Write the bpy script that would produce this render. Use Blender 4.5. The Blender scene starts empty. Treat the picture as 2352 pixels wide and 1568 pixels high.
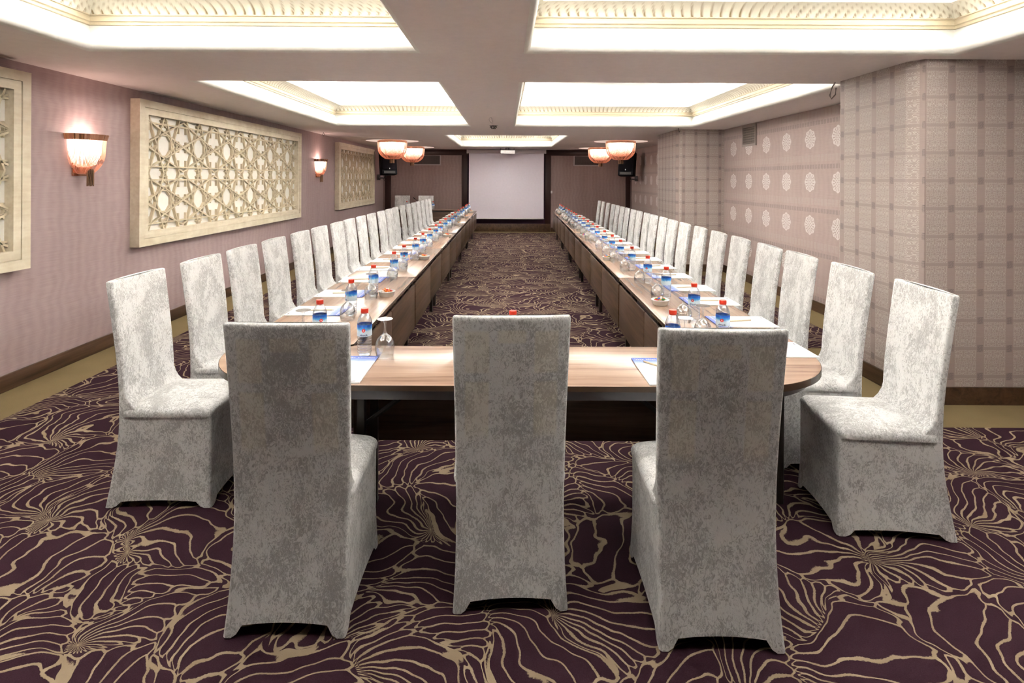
import bpy, bmesh, math, random
from mathutils import Vector, Matrix
random.seed(7)
PI = math.pi
S = bpy.context.scene
COL = S.collection
sin, cos = math.sin, math.cos

# ------------------------------------------------------------------ camera
CAMZ = 1.6
FOC = 1292.0                      # focal length in pixels of the 2352 wide frame
cam_d = bpy.data.cameras.new('camera')
cam = bpy.data.objects.new('camera', cam_d); COL.objects.link(cam)
cam_d.sensor_fit = 'HORIZONTAL'; cam_d.sensor_width = 36.0
cam_d.lens = FOC / 2352 * 36.0
cam_d.shift_x = 13.0 / 2352
cam_d.shift_y = -374.0 / 2352
cam_d.clip_start = 0.05; cam_d.clip_end = 100
cam.matrix_world = (Matrix.Translation((0, 0, CAMZ)) @ Matrix.Rotation(PI / 2, 4, 'X')
                    @ Matrix.Rotation(0.005, 4, 'Z'))
S.camera = cam
# ------------------------------------------------------------------ world, view, sampling
w = bpy.data.worlds.new('world'); S.world = w; w.use_nodes = True
w.node_tree.nodes['Background'].inputs[0].default_value = (0.95, 0.9, 0.9, 1)
w.node_tree.nodes['Background'].inputs[1].default_value = 0.6
S.view_settings.view_transform = 'Standard'
S.view_settings.look = 'None'
S.view_settings.exposure = 0.13
S.view_settings.gamma = 1.0
S.view_settings.use_curve_mapping = False
cy = S.cycles
cy.use_denoising = True
cy.max_bounces = 7; cy.diffuse_bounces = 4; cy.glossy_bounces = 3
cy.transmission_bounces = 8; cy.transparent_max_bounces = 12
cy.caustics_reflective = False; cy.caustics_refractive = False
cy.sample_clamp_indirect = 0.0
cy.blur_glossy = 0.5
cy.use_adaptive_sampling = True; cy.adaptive_threshold = 0.05
# ------------------------------------------------------------------ big lamps: LED strips lying on the ledge of each ceiling coffer
ZC = 2.47                          # ceiling height
COFFERS = [(-2.86, -0.65, 1.20, 3.87), (0.165, 3.07, 1.20, 3.87),
           (-2.83, -0.645, 5.13, 9.40), (0.16, 3.08, 5.13, 9.40),
           (-1.22, 1.22, 11.35, 15.6)]
LED_W_PER_M = 18.3
def strip_lamp(x0, y0, x1, y1, z, watt, width):
    L = math.hypot(x1 - x0, y1 - y0)
    d = bpy.data.lights.new('cove_strip_lamp', 'AREA'); d.shape = 'RECTANGLE'
    d.size = L; d.size_y = width; d.energy = watt * L; d.color = (1.0, 0.97, 0.955)
    o = bpy.data.objects.new('cove_strip_lamp', d); COL.objects.link(o)
    o.location = ((x0 + x1) / 2, (y0 + y1) / 2, z)
    o.rotation_euler = (PI, 0, math.atan2(y1 - y0, x1 - x0))
for (a, b, c, e) in COFFERS:
    i = 0.03; z = ZC + 0.37
    strip_lamp(a - i, c, a - i, e, z, LED_W_PER_M, 0.05); strip_lamp(b + i, c, b + i, e, z, LED_W_PER_M, 0.05)
    strip_lamp(a, c - i, b, c - i, z, LED_W_PER_M, 0.05); strip_lamp(a, e + i, b, e + i, z, LED_W_PER_M, 0.05)

# ================================================================== node helper
class NT:
    def __init__(s, name, rough=0.6, spec=0.3):
        s.m = bpy.data.materials.new(name); s.m.use_nodes = True
        s.t = s.m.node_tree; s.n = s.t.nodes; s.l = s.t.links
        s.b = s.n['Principled BSDF']
        s.b.inputs['Roughness'].default_value = rough
        s.b.inputs['Specular IOR Level'].default_value = spec
    def link(s, a, b): s.l.new(a, b)
    def put(s, sock, v):
        if v is None: return
        if hasattr(v, 'is_output') or isinstance(v, bpy.types.NodeSocket): s.l.new(v, sock)
        else:
            try: sock.default_value = v
            except Exception: sock.default_value = (*v, 1) if len(v) == 3 else v
    def math(s, op, a, b=None, c=None, clamp=False):
        n = s.n.new('ShaderNodeMath'); n.operation = op; n.use_clamp = clamp
        for k, v in enumerate((a, b, c)):
            if v is not None: s.put(n.inputs[k], v)
        return n.outputs[0]
    def coord(s, which='Object'):
        return s.n.new('ShaderNodeTexCoord').outputs[which]
    def rnd(s):
        return s.n.new('ShaderNodeObjectInfo').outputs['Random']
    def xyz(s, v):
        n = s.n.new('ShaderNodeSeparateXYZ'); s.l.new(v, n.inputs[0]); return n.outputs
    def comb(s, x, y, z):
        n = s.n.new('ShaderNodeCombineXYZ')
        for k, v in enumerate((x, y, z)): s.put(n.inputs[k], v)
        return n.outputs[0]
    def vmath(s, op, a, b=None):
        n = s.n.new('ShaderNodeVectorMath'); n.operation = op
        s.put(n.inputs[0], a)
        if b is not None: s.put(n.inputs[1], b)
        return n.outputs['Value'] if op in ('LENGTH', 'DISTANCE', 'DOT_PRODUCT') else n.outputs[0]
    def scale(s, v, k):
        n = s.n.new('ShaderNodeMapping'); n.vector_type = 'TEXTURE' if 0 else 'POINT'
        s.l.new(v, n.inputs[0]); n.inputs['Scale'].default_value = k; return n.outputs[0]
    def noise(s, v, scale, detail=3, rough=0.5, dist=0.0, out='Fac'):
        n = s.n.new('ShaderNodeTexNoise'); s.put(n.inputs['Vector'], v)
        n.inputs['Scale'].default_value = scale; n.inputs['Detail'].default_value = detail
        n.inputs['Roughness'].default_value = rough; n.inputs['Distortion'].default_value = dist
        return n.outputs[out if out == 'Color' else 0]
    def ramp(s, f, stops, interp='LINEAR'):
        n = s.n.new('ShaderNodeValToRGB'); s.l.new(f, n.inputs[0]); e = n.color_ramp.elements
        n.color_ramp.interpolation = interp
        while len(e) < len(stops): e.new(0.5)
        for k, (p, c) in enumerate(stops):
            e[k].position = p; e[k].color = (*c, 1) if len(c) == 3 else c
        return n.outputs[0]
    def mix(s, f, a, b):
        n = s.n.new('ShaderNodeMix'); n.data_type = 'RGBA'
        s.put(n.inputs[0], f); s.put(n.inputs[6], a if not (isinstance(a, tuple) and len(a) == 3) else (*a, 1))
        s.put(n.inputs[7], b if not (isinstance(b, tuple) and len(b) == 3) else (*b, 1))
        return n.outputs[2]
    def step(s, v, lo, hi):        # smooth 0..1
        n = s.n.new('ShaderNodeMapRange'); n.interpolation_type = 'SMOOTHSTEP'
        s.put(n.inputs[0], v); n.inputs[1].default_value = lo; n.inputs[2].default_value = hi
        return n.outputs[0]
    def bump(s, h, strength=0.3, dist=0.01):
        n = s.n.new('ShaderNodeBump'); n.inputs['Strength'].default_value = strength
        n.inputs['Distance'].default_value = dist; s.l.new(h, n.inputs['Height'])
        s.l.new(n.outputs[0], s.b.inputs['Normal'])
    def color(s, c): s.put(s.b.inputs['Base Color'], c if not (isinstance(c, tuple) and len(c) == 3) else (*c, 1)); return s

def simple(name, c, rough=0.6, spec=0.3, metal=0.0, emit=0.0, ecol=None):
    t = NT(name, rough, spec); v = t.coord()
    n = t.noise(v, 18, 3)
    f = t.math('MULTIPLY_ADD', n, 0.10, 0.95)
    mx = t.vmath('SCALE', (c[0], c[1], c[2])); 
    nd = mx.node; t.put(nd.inputs['Scale'], f)
    t.link(mx, t.b.inputs['Base Color'])
    t.b.inputs['Metallic'].default_value = metal
    if emit:
        t.b.inputs['Emission Color'].default_value = (*(ecol or c), 1)
        t.b.inputs['Emission Strength'].default_value = emit
    return t.m

# ================================================================== materials
MT = {}
def velvet():
    t = NT('crushed_velvet', 0.45, 0.25)
    v0 = t.coord()
    v = t.n.new('ShaderNodeNewGeometry').outputs['Position']
    vs = t.scale(v, (1, 1, 0.6))
    warp = t.noise(vs, 9, 3, 0.6, 0, 'Color')
    vw = t.vmath('ADD', vs, t.vmath('MULTIPLY', warp, (0.05, 0.05, 0.05)))
    fine = t.noise(vw, 78, 6, 0.74, 1.6)
    big = t.noise(v, 7, 4, 0.65, 0.5)
    f = t.math('ADD', t.math('MULTIPLY', fine, 0.72), t.math('MULTIPLY', big, 0.42))
    k = t.step(f, 0.505, 0.615)
    c = t.mix(k, (0.48, 0.475, 0.475), (0.86, 0.86, 0.86))
    vein = t.noise(vw, 42, 3, 0.6, 2.2)
    vm = t.math('SUBTRACT', 1.0, t.step(t.math('ABSOLUTE', t.math('SUBTRACT', vein, 0.5)), 0.004, 0.020))
    c = t.mix(t.math('MULTIPLY', vm, 0.55), c, (0.93, 0.92, 0.925))
    # light through the open back frame, painted as five pale fields on the rear
    x, y, z = t.xyz(v0)
    ax = t.math('ABSOLUTE', x)
    colm = t.math('MULTIPLY', t.step(ax, 0.078, 0.09), t.math('SUBTRACT', 1.0, t.step(ax, 0.165, 0.18)))
    rows = t.math('ADD', t.math('MULTIPLY', t.step(z, 0.87, 0.885), t.math('SUBTRACT', 1.0, t.step(z, 1.03, 1.045))),
                  t.math('MULTIPLY', t.step(z, 0.60, 0.66), t.math('SUBTRACT', 1.0, t.step(z, 0.835, 0.85))))
    midm = t.math('MULTIPLY', t.math('SUBTRACT', 1.0, t.step(ax, 0.045, 0.06)),
                  t.math('MULTIPLY', t.step(z, 0.985, 1.0), t.math('SUBTRACT', 1.0, t.step(z, 1.035, 1.05))))
    fld = t.math('ADD', t.math('MULTIPLY', colm, rows), midm, clamp=True)
    fld = t.math('MULTIPLY', fld, t.math('LESS_THAN', t.xyz(t.coord('Normal'))[1], -0.6))
    fld = t.math('MULTIPLY', fld, 0.8)
    c = t.mix(fld, c, t.mix(k, (0.66, 0.62, 0.54), (0.90, 0.87, 0.79)))
    t.color(c)
    t.b.inputs['Sheen Weight'].default_value = 0.35
    t.b.inputs['Sheen Roughness'].default_value = 0.4
    t.link(t.math('MULTIPLY_ADD', k, -0.15, 0.6), t.b.inputs['Roughness'])
    t.bump(f, 0.55, 0.012)
    return t.m
MT['velvet'] = velvet()

def carpet():
    t = NT('swirl_carpet', 0.95, 0.05)
    v = t.coord()
    w1 = t.noise(v, 1.3, 2, 0.5, 0, 'Color')
    w2 = t.noise(v, 4.2, 2, 0.5, 0, 'Color')
    vw = t.vmath('ADD', v, t.vmath('MULTIPLY', t.vmath('SUBTRACT', w1, (0.5, 0.5, 0.5)), (0.75, 0.75, 0)))
    vw = t.vmath('ADD', vw, t.vmath('MULTIPLY', t.vmath('SUBTRACT', w2, (0.5, 0.5, 0.5)), (0.16, 0.16, 0)))
    vo = t.n.new('ShaderNodeTexVoronoi'); vo.voronoi_dimensions = '2D'
    vo.inputs['Scale'].default_value = 2.7; vo.inputs['Randomness'].default_value = 0.95
    t.link(vw, vo.inputs['Vector'])
    ve = t.n.new('ShaderNodeTexVoronoi'); ve.voronoi_dimensions = '2D'; ve.feature = 'DISTANCE_TO_EDGE'
    ve.inputs['Scale'].default_value = 2.7; ve.inputs['Randomness'].default_value = 0.95
    t.link(vw, ve.inputs['Vector'])
    cc = t.xyz(vo.outputs['Color'])
    ang0 = t.math('MULTIPLY', cc[0], 2.4)
    pos = vo.outputs['Position']
    d = t.vmath('SUBTRACT', vw, pos)
    # source of each fan sits off to one side of its cell
    offx = t.math('MULTIPLY', t.math('COSINE', ang0), 0.21)
    offy = t.math('MULTIPLY', t.math('SINE', ang0), 0.21)
    d = t.vmath('ADD', d, t.comb(offx, offy, 0.0))
    dx, dy, dz = t.xyz(d)
    r = t.vmath('LENGTH', t.comb(dx, dy, 0.0))
    a = t.math('ARCTAN2', dy, dx)
    a = t.math('ADD', a, t.math('MULTIPLY', r, 2.6))
    fr = t.math('MULTIPLY', a, 22 / (2 * PI))
    tri = t.math('ABSOLUTE', t.math('SUBTRACT', t.math('FRACT', fr), 0.5))       # 0 at the line
    dist = t.math('MULTIPLY', t.math('MULTIPLY', tri, r), 2 * PI / 22)           # metres from the rib
    edge = t.math('MULTIPLY', ve.outputs['Distance'], 1.0 / 2.7)
    sn = t.math('ABSOLUTE', t.math('SINE', t.math('MULTIPLY', fr, PI)))
    scal = t.math('MULTIPLY', t.math('POWER', sn, 3.0), 0.022)      # scalloped rim of each shell
    jit = t.math('MULTIPLY', t.math('SUBTRACT', t.noise(v, 160, 2), 0.5), 0.006)
    dist = t.math('MULTIPLY', dist, t.math('MAXIMUM', 1.0, t.math('DIVIDE', 0.11, t.math('ADD', r, 0.005))))
    ln = t.math('SUBTRACT', 1.0, t.step(t.math('ADD', dist, jit), 0.0042, 0.0068))
    ed = t.math('SUBTRACT', edge, scal)
    ln = t.math('MULTIPLY', ln, t.math('GREATER_THAN', ed, 0.0))
    le = t.math('SUBTRACT', 1.0, t.step(t.math('ADD', t.math('ABSOLUTE', t.math('SUBTRACT', ed, 0.004)), jit), 0.0045, 0.0075))
    m = t.math('MAXIMUM', ln, le)
    pile = t.noise(v, 420, 2, 0.6)
    base = t.mix(pile, (0.024, 0.009, 0.015), (0.070, 0.032, 0.046))
    line = t.mix(t.noise(v, 9, 3), (0.27, 0.20, 0.12), (0.44, 0.35, 0.25))
    t.color(t.mix(m, base, line))
    t.bump(t.math('ADD', pile, t.math('MULTIPLY', m, 0.5)), 0.4, 0.006)
    return t.m
MT['carpet'] = carpet()

def plain_carpet():
    t = NT('olive_carpet', 0.95, 0.05); v = t.coord()
    n = t.noise(v, 300, 2, 0.6); b = t.noise(v, 3, 3)
    t.color(t.mix(t.math('ADD', t.math('MULTIPLY', n, 0.6), t.math('MULTIPLY', b, 0.4)), (0.17, 0.125, 0.06), (0.33, 0.26, 0.14)))
    t.bump(n, 0.3, 0.004); return t.m
MT['olive'] = plain_carpet()

def wood(name, c0, c1, c2, rough=0.3, axis=0, spec=0.5, sc=1.0, coat=0.0):
    t = NT(name, rough, spec); v = t.coord()
    r = t.rnd(); v = t.vmath('ADD', v, t.comb(t.math('MULTIPLY', r, 9.0), t.math('MULTIPLY', r, 5.0), t.math('MULTIPLY', r, 3.0)))
    k = [14, 14, 14]; k[axis] = 0.8
    vs = t.scale(v, tuple(q * sc for q in k))
    a = t.noise(vs, 1.0, 6, 0.62, 0.9)
    k2 = [60, 60, 60]; k2[axis] = 2.0
    b = t.noise(t.scale(v, tuple(q * sc for q in k2)), 1.0, 3, 0.5)
    f = t.math('ADD', t.math('MULTIPLY', a, 0.8), t.math('MULTIPLY', b, 0.2))
    t.color(t.ramp(f, [(0.34, c0), (0.47, c1), (0.62, c2)]))
    t.b.inputs['Coat Weight'].default_value = coat
    t.b.inputs['Coat Roughness'].default_value = 0.12
    t.bump(b, 0.05, 0.002); return t.m
MT['top'] = wood('walnut_laminate', (0.21, 0.125, 0.085), (0.36, 0.235, 0.17), (0.44, 0.30, 0.22), 0.22, 0, 0.5)
MT['panel'] = wood('walnut_board', (0.045, 0.025, 0.016), (0.090, 0.053, 0.034), (0.145, 0.088, 0.058), 0.4, 0, 0.3)
MT['base'] = wood('walnut_skirting', (0.045, 0.024, 0.014), (0.085, 0.046, 0.026), (0.125, 0.070, 0.040), 0.4, 1, 0.3)
MT['darktrim'] = simple('dark_wood_trim', (0.045, 0.02, 0.018), 0.4)
MT['edgeband'] = simple('brown_edge_band', (0.07, 0.042, 0.027), 0.25, 0.5)
MT['metal'] = simple('dark_metal', (0.028, 0.02, 0.018), 0.35, 0.5)
MT['grey_metal'] = simple('grey_metal_rail', (0.10, 0.095, 0.10), 0.3, 0.5, 0.5)
MT['chrome'] = simple('chrome', (0.7, 0.7, 0.72), 0.15, 0.5, 1.0)

def wallpaper(name, a, b):
    t = NT(name, 0.55, 0.25); v = t.coord()
    x, y, z = t.xyz(v)
    h = t.math('ADD', x, y)
    u = t.comb(h, 0.0, t.math('MULTIPLY', z, 0.10))
    wob = t.noise(t.comb(h, 0.0, t.math('MULTIPLY', z, 2.2)), 2.0, 3, 0.5)
    ph = t.math('ADD', t.math('MULTIPLY', h, 62.0), t.math('MULTIPLY', wob, 13.0))
    st = t.math('SINE', ph)
    patch = t.noise(t.comb(h, 0.0, t.math('MULTIPLY', z, 0.35)), 5.0, 3, 0.6)
    f = t.math('MULTIPLY_ADD', t.math('MULTIPLY', st, patch), 0.22, 0.5)
    wv = t.noise(t.comb(t.math('MULTIPLY', h, 4.0), 0.0, t.math('MULTIPLY', z, 130.0)), 1.0, 2)
    f = t.math('ADD', f, t.math('MULTIPLY', t.math('SUBTRACT', wv, 0.5), 0.9))
    lg = t.noise(u, 4.0, 2)
    f = t.math('ADD', f, t.math('MULTIPLY', t.math('SUBTRACT', lg, 0.5), 0.8))
    t.color(t.mix(f, a, b)); t.bump(f, 0.12, 0.003)
    return t
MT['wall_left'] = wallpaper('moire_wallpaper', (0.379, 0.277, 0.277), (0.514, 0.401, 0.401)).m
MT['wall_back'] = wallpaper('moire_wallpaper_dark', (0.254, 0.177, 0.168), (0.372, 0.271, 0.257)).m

def medallion_wall():
    t = wallpaper('medallion_wallpaper', (0.426, 0.330, 0.306), (0.534, 0.426, 0.402))
    base = t.b.inputs['Base Color'].links[0].from_socket
    x, y, z = t.xyz(t.coord())
    pz = 0.535
    lz = t.math('SUBTRACT', t.math('PINGPONG', t.math('SUBTRACT', z, 1.575 - 4 * pz), pz / 2 ), 0.0)      # distance to row centre
    fy = t.math('FRACT', t.math('DIVIDE', t.math('ADD', y, 60 * 0.592 - 6.43 + 0.296), 0.592))
    ly = t.math('MULTIPLY', t.math('SUBTRACT', fy, 0.5), 0.592)
    fz = t.math('FRACT', t.math('DIVIDE', t.math('ADD', z, 6 * pz - 1.575 + pz / 2), pz))
    lzz = t.math('MULTIPLY', t.math('SUBTRACT', fz, 0.5), pz)
    r = t.vmath('LENGTH', t.comb(ly, lzz, 0.0)); a = t.math('ARCTAN2', lzz, ly)
    re = t.math('MULTIPLY_ADD', t.math('COSINE', t.math('MULTIPLY', a, 8.0)), 0.007, 0.118)
    disc = t.math('LESS_THAN', r, re)
    d1 = t.math('ABSOLUTE', t.math('SUBTRACT', t.math('FRACT', t.math('MULTIPLY', t.math('ADD', ly, lzz), 24.0)), 0.5))
    d2 = t.math('ABSOLUTE', t.math('SUBTRACT', t.math('FRACT', t.math('MULTIPLY', t.math('SUBTRACT', ly, lzz), 24.0)), 0.5))
    lat = t.math('MULTIPLY', t.math('GREATER_THAN', d1, 0.23), t.math('GREATER_THAN', d2, 0.23))
    rad = t.math('ABSOLUTE', t.math('SUBTRACT', t.math('FRACT', t.math('MULTIPLY', a, 16 / (2 * PI))), 0.5))
    outer = t.math('MULTIPLY', t.math('GREATER_THAN', r, 0.066), t.math('LESS_THAN', rad, 0.16))
    outer = t.math('MULTIPLY', outer, t.math('LESS_THAN', r, 0.104))
    inner = t.math('MULTIPLY', t.math('LESS_THAN', r, 0.066), lat)
    hole = t.math('MAXIMUM', outer, inner)
    m = t.math('MULTIPLY', disc, t.math('SUBTRACT', 1.0, hole))
    c = t.mix(t.math('MULTIPLY', m, 0.95), base, (0.74, 0.68, 0.665))
    # ornament bands between the rows
    def band(zc, hw, per, colr, k):
        q = t.math('FRACT', t.math('DIVIDE', t.math('ADD', z, 6 * pz - zc + pz / 2), pz))
        dz = t.math('ABSOLUTE', t.math('MULTIPLY', t.math('SUBTRACT', q, 0.5), pz))
        inb = t.math('LESS_THAN', dz, hw)
        sq = t.math('GREATER_THAN', t.math('ABSOLUTE', t.math('SUBTRACT', t.math('FRACT', t.math('DIVIDE', y, per)), 0.5)), 0.12)
        orn = t.step(t.math('SINE', t.math('MULTIPLY', t.noise(t.coord(), 55, 1), 40.0)), -0.6, 0.6)
        return t.math('MULTIPLY', t.math('MULTIPLY', inb, sq), t.math('MULTIPLY_ADD', orn, k * 0.6, k * 0.4)), colr
    for zc, hw, per, colr, k in ((1.87, 0.042, 0.075, (0.53, 0.47, 0.44), 0.5), (1.765, 0.027, 0.062, (0.25, 0.21, 0.20), 0.6)):
        f, cc = band(zc, hw, per, colr, k); c = t.mix(f, c, cc)
    t.color(c); return t.m
MT['medal'] = medallion_wall()

def plaid_wall():
    t = NT('plaid_wallpaper', 0.5, 0.3); x, y, z = t.xyz(t.coord())
    h = t.math('ADD', x, y)
    P = 0.21; Q = 0.2
    u = t.math('MULTIPLY', t.math('SUBTRACT', t.math('FRACT', t.math('DIVIDE', t.math('ADD', h, 10.0), P)), 0.5), P)
    vv = t.math('MULTIPLY', t.math('SUBTRACT', t.math('FRACT', t.math('DIVIDE', z, Q)), 0.5), Q)
    au = t.math('ABSOLUTE', u); av = t.math('ABSOLUTE', vv)
    wv = t.noise(t.comb(t.math('MULTIPLY', h, 4.0), 0.0, t.math('MULTIPLY', z, 130.0)), 1.0, 2)
    lg = t.noise(t.comb(h, 0.0, t.math('MULTIPLY', z, 0.2)), 3.0, 2)
    f0 = t.math('ADD', t.math('MULTIPLY', wv, 0.6), t.math('MULTIPLY', lg, 0.4))
    c = t.mix(f0, (0.379, 0.299, 0.273), (0.479, 0.386, 0.359))
    sq = t.math('MULTIPLY', t.math('LESS_THAN', au, 0.077), t.math('LESS_THAN', av, 0.089))
    colb = t.math('LESS_THAN', au, 0.077)
    c = t.mix(t.math('MULTIPLY', colb, 0.25), c, (0.525, 0.475, 0.438))
    # interlaced curl ornament, 2 x 2 inside each square
    k = 2 * PI / 0.077
    m1 = t.math('SINE', t.math('MULTIPLY', u, k)); m2 = t.math('SINE', t.math('MULTIPLY', vv, 2 * PI / 0.089))
    m3 = t.math('SINE', t.math('MULTIPLY', t.math('ADD', u, vv), k * 1.5)); m4 = t.math('SINE', t.math('MULTIPLY', t.math('SUBTRACT', u, vv), k * 1.5))
    q = t.math('ADD', t.math('MULTIPLY', m1, m2), t.math('MULTIPLY', m3, m4))
    lines = t.math('SUBTRACT', 1.0, t.step(t.math('ABSOLUTE', t.math('SUBTRACT', t.math('ABSOLUTE', q), 0.45)), 0.08, 0.22))
    c = t.mix(t.math('MULTIPLY', t.math('MULTIPLY', sq, lines), 0.7), c, (0.720, 0.684, 0.636))
    # small dark squares where the plain bands cross
    cu = t.math('SUBTRACT', P / 2, au); cv = t.math('SUBTRACT', Q / 2, av)
    ds = t.math('MULTIPLY', t.math('LESS_THAN', cu, 0.021), t.math('LESS_THAN', cv, 0.026))
    hb = t.math('LESS_THAN', cv, 0.011)
    c = t.mix(t.math('MULTIPLY', hb, 0.35), c, (0.37, 0.30, 0.28))
    c = t.mix(t.math('MULTIPLY', ds, t.math('MULTIPLY_ADD', lines, 0.5, 0.3)), c, (0.17, 0.15, 0.145))
    t.color(c); t.bump(t.math('MULTIPLY', sq, lines), 0.35, 0.004); return t.m
MT['plaid'] = plaid_wall()

MT['ceiling'] = simple('ceiling_paint', (0.84, 0.78, 0.765), 0.75, 0.2)
MT['white'] = simple('white_plaster', (0.86, 0.85, 0.81), 0.6)
def cream_wood():
    t = NT('cream_limed_wood', 0.5, 0.3); v = t.coord()
    n = t.noise(t.scale(v, (2, 2, 2)), 3, 5, 0.6); g = t.noise(t.scale(v, (30, 4, 30)), 1, 3)
    t.color(t.ramp(t.math('ADD', t.math('MULTIPLY', n, 0.6), t.math('MULTIPLY', g, 0.4)), [(0.35, (0.70, 0.60, 0.44)), (0.6, (0.86, 0.78, 0.62))]))
    return t.m
MT['frame'] = cream_wood()
MT['lattice'] = simple('cream_lattice', (0.70, 0.60, 0.43), 0.5)
MT['panelback'] = simple('ivory_board', (0.88, 0.85, 0.79), 0.55)
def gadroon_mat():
    t = NT('cornice_groove_shade', 0.5, 0.3)
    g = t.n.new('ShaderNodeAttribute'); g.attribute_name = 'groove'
    t.color(t.ramp(g.outputs['Fac'], [(0.10, (0.84, 0.80, 0.68)), (0.75, (0.34, 0.24, 0.11))]))  # brown shadow between the ribs is painted into the colour
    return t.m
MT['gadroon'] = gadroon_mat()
MT['screen'] = simple('projection_fabric', (0.806, 0.750, 0.840), 0.8, 0.1)
MT['screenwhite'] = simple('screen_housing', (0.62, 0.57, 0.62), 0.5)
MT['purple'] = simple('purple_cloth', (0.050, 0.020, 0.045), 0.8)
MT['black'] = simple('black_cabinet', (0.006, 0.006, 0.009), 0.6, 0.12)
MT['blackgrille'] = simple('black_grille', (0.008, 0.008, 0.012), 0.7, 0.1)
MT['ventdark'] = simple('vent_slats', (0.085, 0.070, 0.068), 0.5)
MT['ventframe'] = simple('vent_frame', (0.42, 0.36, 0.36), 0.45)
MT['beigevent'] = simple('beige_vent', (0.36, 0.30, 0.27), 0.5)
MT['plastic'] = simple('white_plastic', (0.72, 0.70, 0.70), 0.35)
MT['wire'] = simple('grey_wire', (0.30, 0.27, 0.26), 0.5)
MT['darkwire'] = simple('dark_wire', (0.10, 0.085, 0.08), 0.5)
MT['copper'] = simple('rose_copper', (0.86, 0.46, 0.31), 0.22, 0.5, 1.0)
def chain_mat():
    t = NT('rose_glass_chain', 0.3, 0.5); t.color((0.92, 0.60, 0.46))
    tl = t.n.new('ShaderNodeBsdfTranslucent'); n = t.noise(t.coord(), 60, 2)
    t.link(t.mix(n, (0.97, 0.66, 0.52), (1.0, 0.86, 0.78)), tl.inputs[0])
    ms = t.n.new('ShaderNodeMixShader'); ms.inputs[0].default_value = 0.6
    t.link(t.b.outputs[0], ms.inputs[1]); t.link(tl.outputs[0], ms.inputs[2]); t.link(ms.outputs[0], t.n['Material Output'].inputs['Surface'])
    return t.m
MT['chain'] = chain_mat()
MT['tassel'] = simple('bronze_chain', (0.30, 0.17, 0.10), 0.35, 0.5, 0.7)
def glow_mat():
    t = NT('lamp_glow', 0.5, 0.2); x, y, z = t.xyz(t.coord())
    st = t.noise(t.comb(t.math('MULTIPLY', x, 70.0), t.math('MULTIPLY', y, 70.0), t.math('MULTIPLY', z, 3.0)), 1.0, 2, 0.6)
    f = t.math('ADD', t.math('MULTIPLY', t.math('ADD', z, 0.33), 3.6), t.math('MULTIPLY', t.math('SUBTRACT', st, 0.5), 1.1))
    t.color((0.9, 0.7, 0.6))
    t.link(t.ramp(f, [(0.0, (0.85, 0.30, 0.16)), (0.35, (1.0, 0.55, 0.38)), (0.7, (1.0, 0.86, 0.78))]), t.b.inputs['Emission Color'])
    t.link(t.math('MULTIPLY_ADD', t.math('MAXIMUM', f, 0.0), 5.0, 0.55), t.b.inputs['Emission Strength'])
    return t.m
MT['bulb'] = glow_mat()
MT['led'] = simple('led_strip', (1, 1, 1), 0.5, 0.2, 0, 5.0, (1.0, 0.97, 0.93))
MT['cap'] = simple('red_cap', (0.72, 0.045, 0.02), 0.35, 0.4)
MT['ceramic'] = simple('white_ceramic', (0.78, 0.77, 0.74), 0.2, 0.5)
MT['paper'] = simple('paper', (0.86, 0.855, 0.85), 0.6)
MT['ink'] = simple('grey_ink', (0.12, 0.12, 0.15), 0.6)
MT['whiteink'] = simple('white_ink', (0.9, 0.9, 0.95), 0.6)
MT['navy'] = simple('navy_ink', (0.02, 0.03, 0.16), 0.5)
MT['red'] = simple('red_ink', (0.75, 0.03, 0.03), 0.5)
MT['pencil'] = simple('pale_wood', (0.62, 0.50, 0.34), 0.5)
def glass(name, col, ior, rough=0.0, body=0.0):
    t = NT(name, rough, 0.5); v = t.coord()
    n = t.noise(v, 70, 2)
    lp = t.b
    lp.inputs['Base Color'].default_value = (*col, 1)
    lp.inputs['Transmission Weight'].default_value = 1.0
    lp.inputs['IOR'].default_value = ior
    t.bump(n, 0.15, 0.002)
    return t.m
def thin_glass(name, tint, strength):
    t = NT(name, 0.03, 0.5)
    tr = t.n.new('ShaderNodeBsdfTransparent'); tr.inputs[0].default_value = (*tint, 1)
    lw = t.n.new('ShaderNodeLayerWeight'); lw.inputs[0].default_value = 0.35
    gl = t.n.new('ShaderNodeBsdfGlossy'); gl.inputs['Roughness'].default_value = 0.04
    f = t.math('MULTIPLY_ADD', lw.outputs['Facing'], strength, 0.06, clamp=True)
    nb = t.n.new('ShaderNodeBump'); nb.inputs['Strength'].default_value = 0.3; nb.inputs['Distance'].default_value = 0.003
    t.link(t.noise(t.coord(), 60, 2), nb.inputs['Height']); t.link(nb.outputs[0], gl.inputs['Normal'])
    ms = t.n.new('ShaderNodeMixShader'); t.link(f, ms.inputs[0]); t.link(tr.outputs[0], ms.inputs[1]); t.link(gl.outputs[0], ms.inputs[2])
    t.link(ms.outputs[0], t.n['Material Output'].inputs['Surface'])
    return t.m
MT['pet'] = thin_glass('clear_bottle_water', (0.90, 0.945, 0.99), 0.95)
MT['glass'] = thin_glass('clear_glass', (0.95, 0.96, 0.965), 0.85)
def label_mat():
    t = NT('bottle_label', 0.35, 0.4); x, y, z = t.xyz(t.coord())
    n = t.noise(t.coord(), 90, 3, 0.6)
    f = t.math('ADD', t.math('DIVIDE', t.math('SUBTRACT', z, 0.098), 0.054), t.math('MULTIPLY', t.math('SUBTRACT', n, 0.5), 0.35))
    t.color(t.ramp(f, [(0.0, (0.66, 0.78, 0.90)), (0.45, (0.70, 0.84, 0.94)), (0.62, (0.12, 0.46, 0.86)), (0.85, (0.02, 0.16, 0.66)), (0.95, (0.02, 0.12, 0.58))]))
    return t.m
MT['label'] = label_mat()
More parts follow.
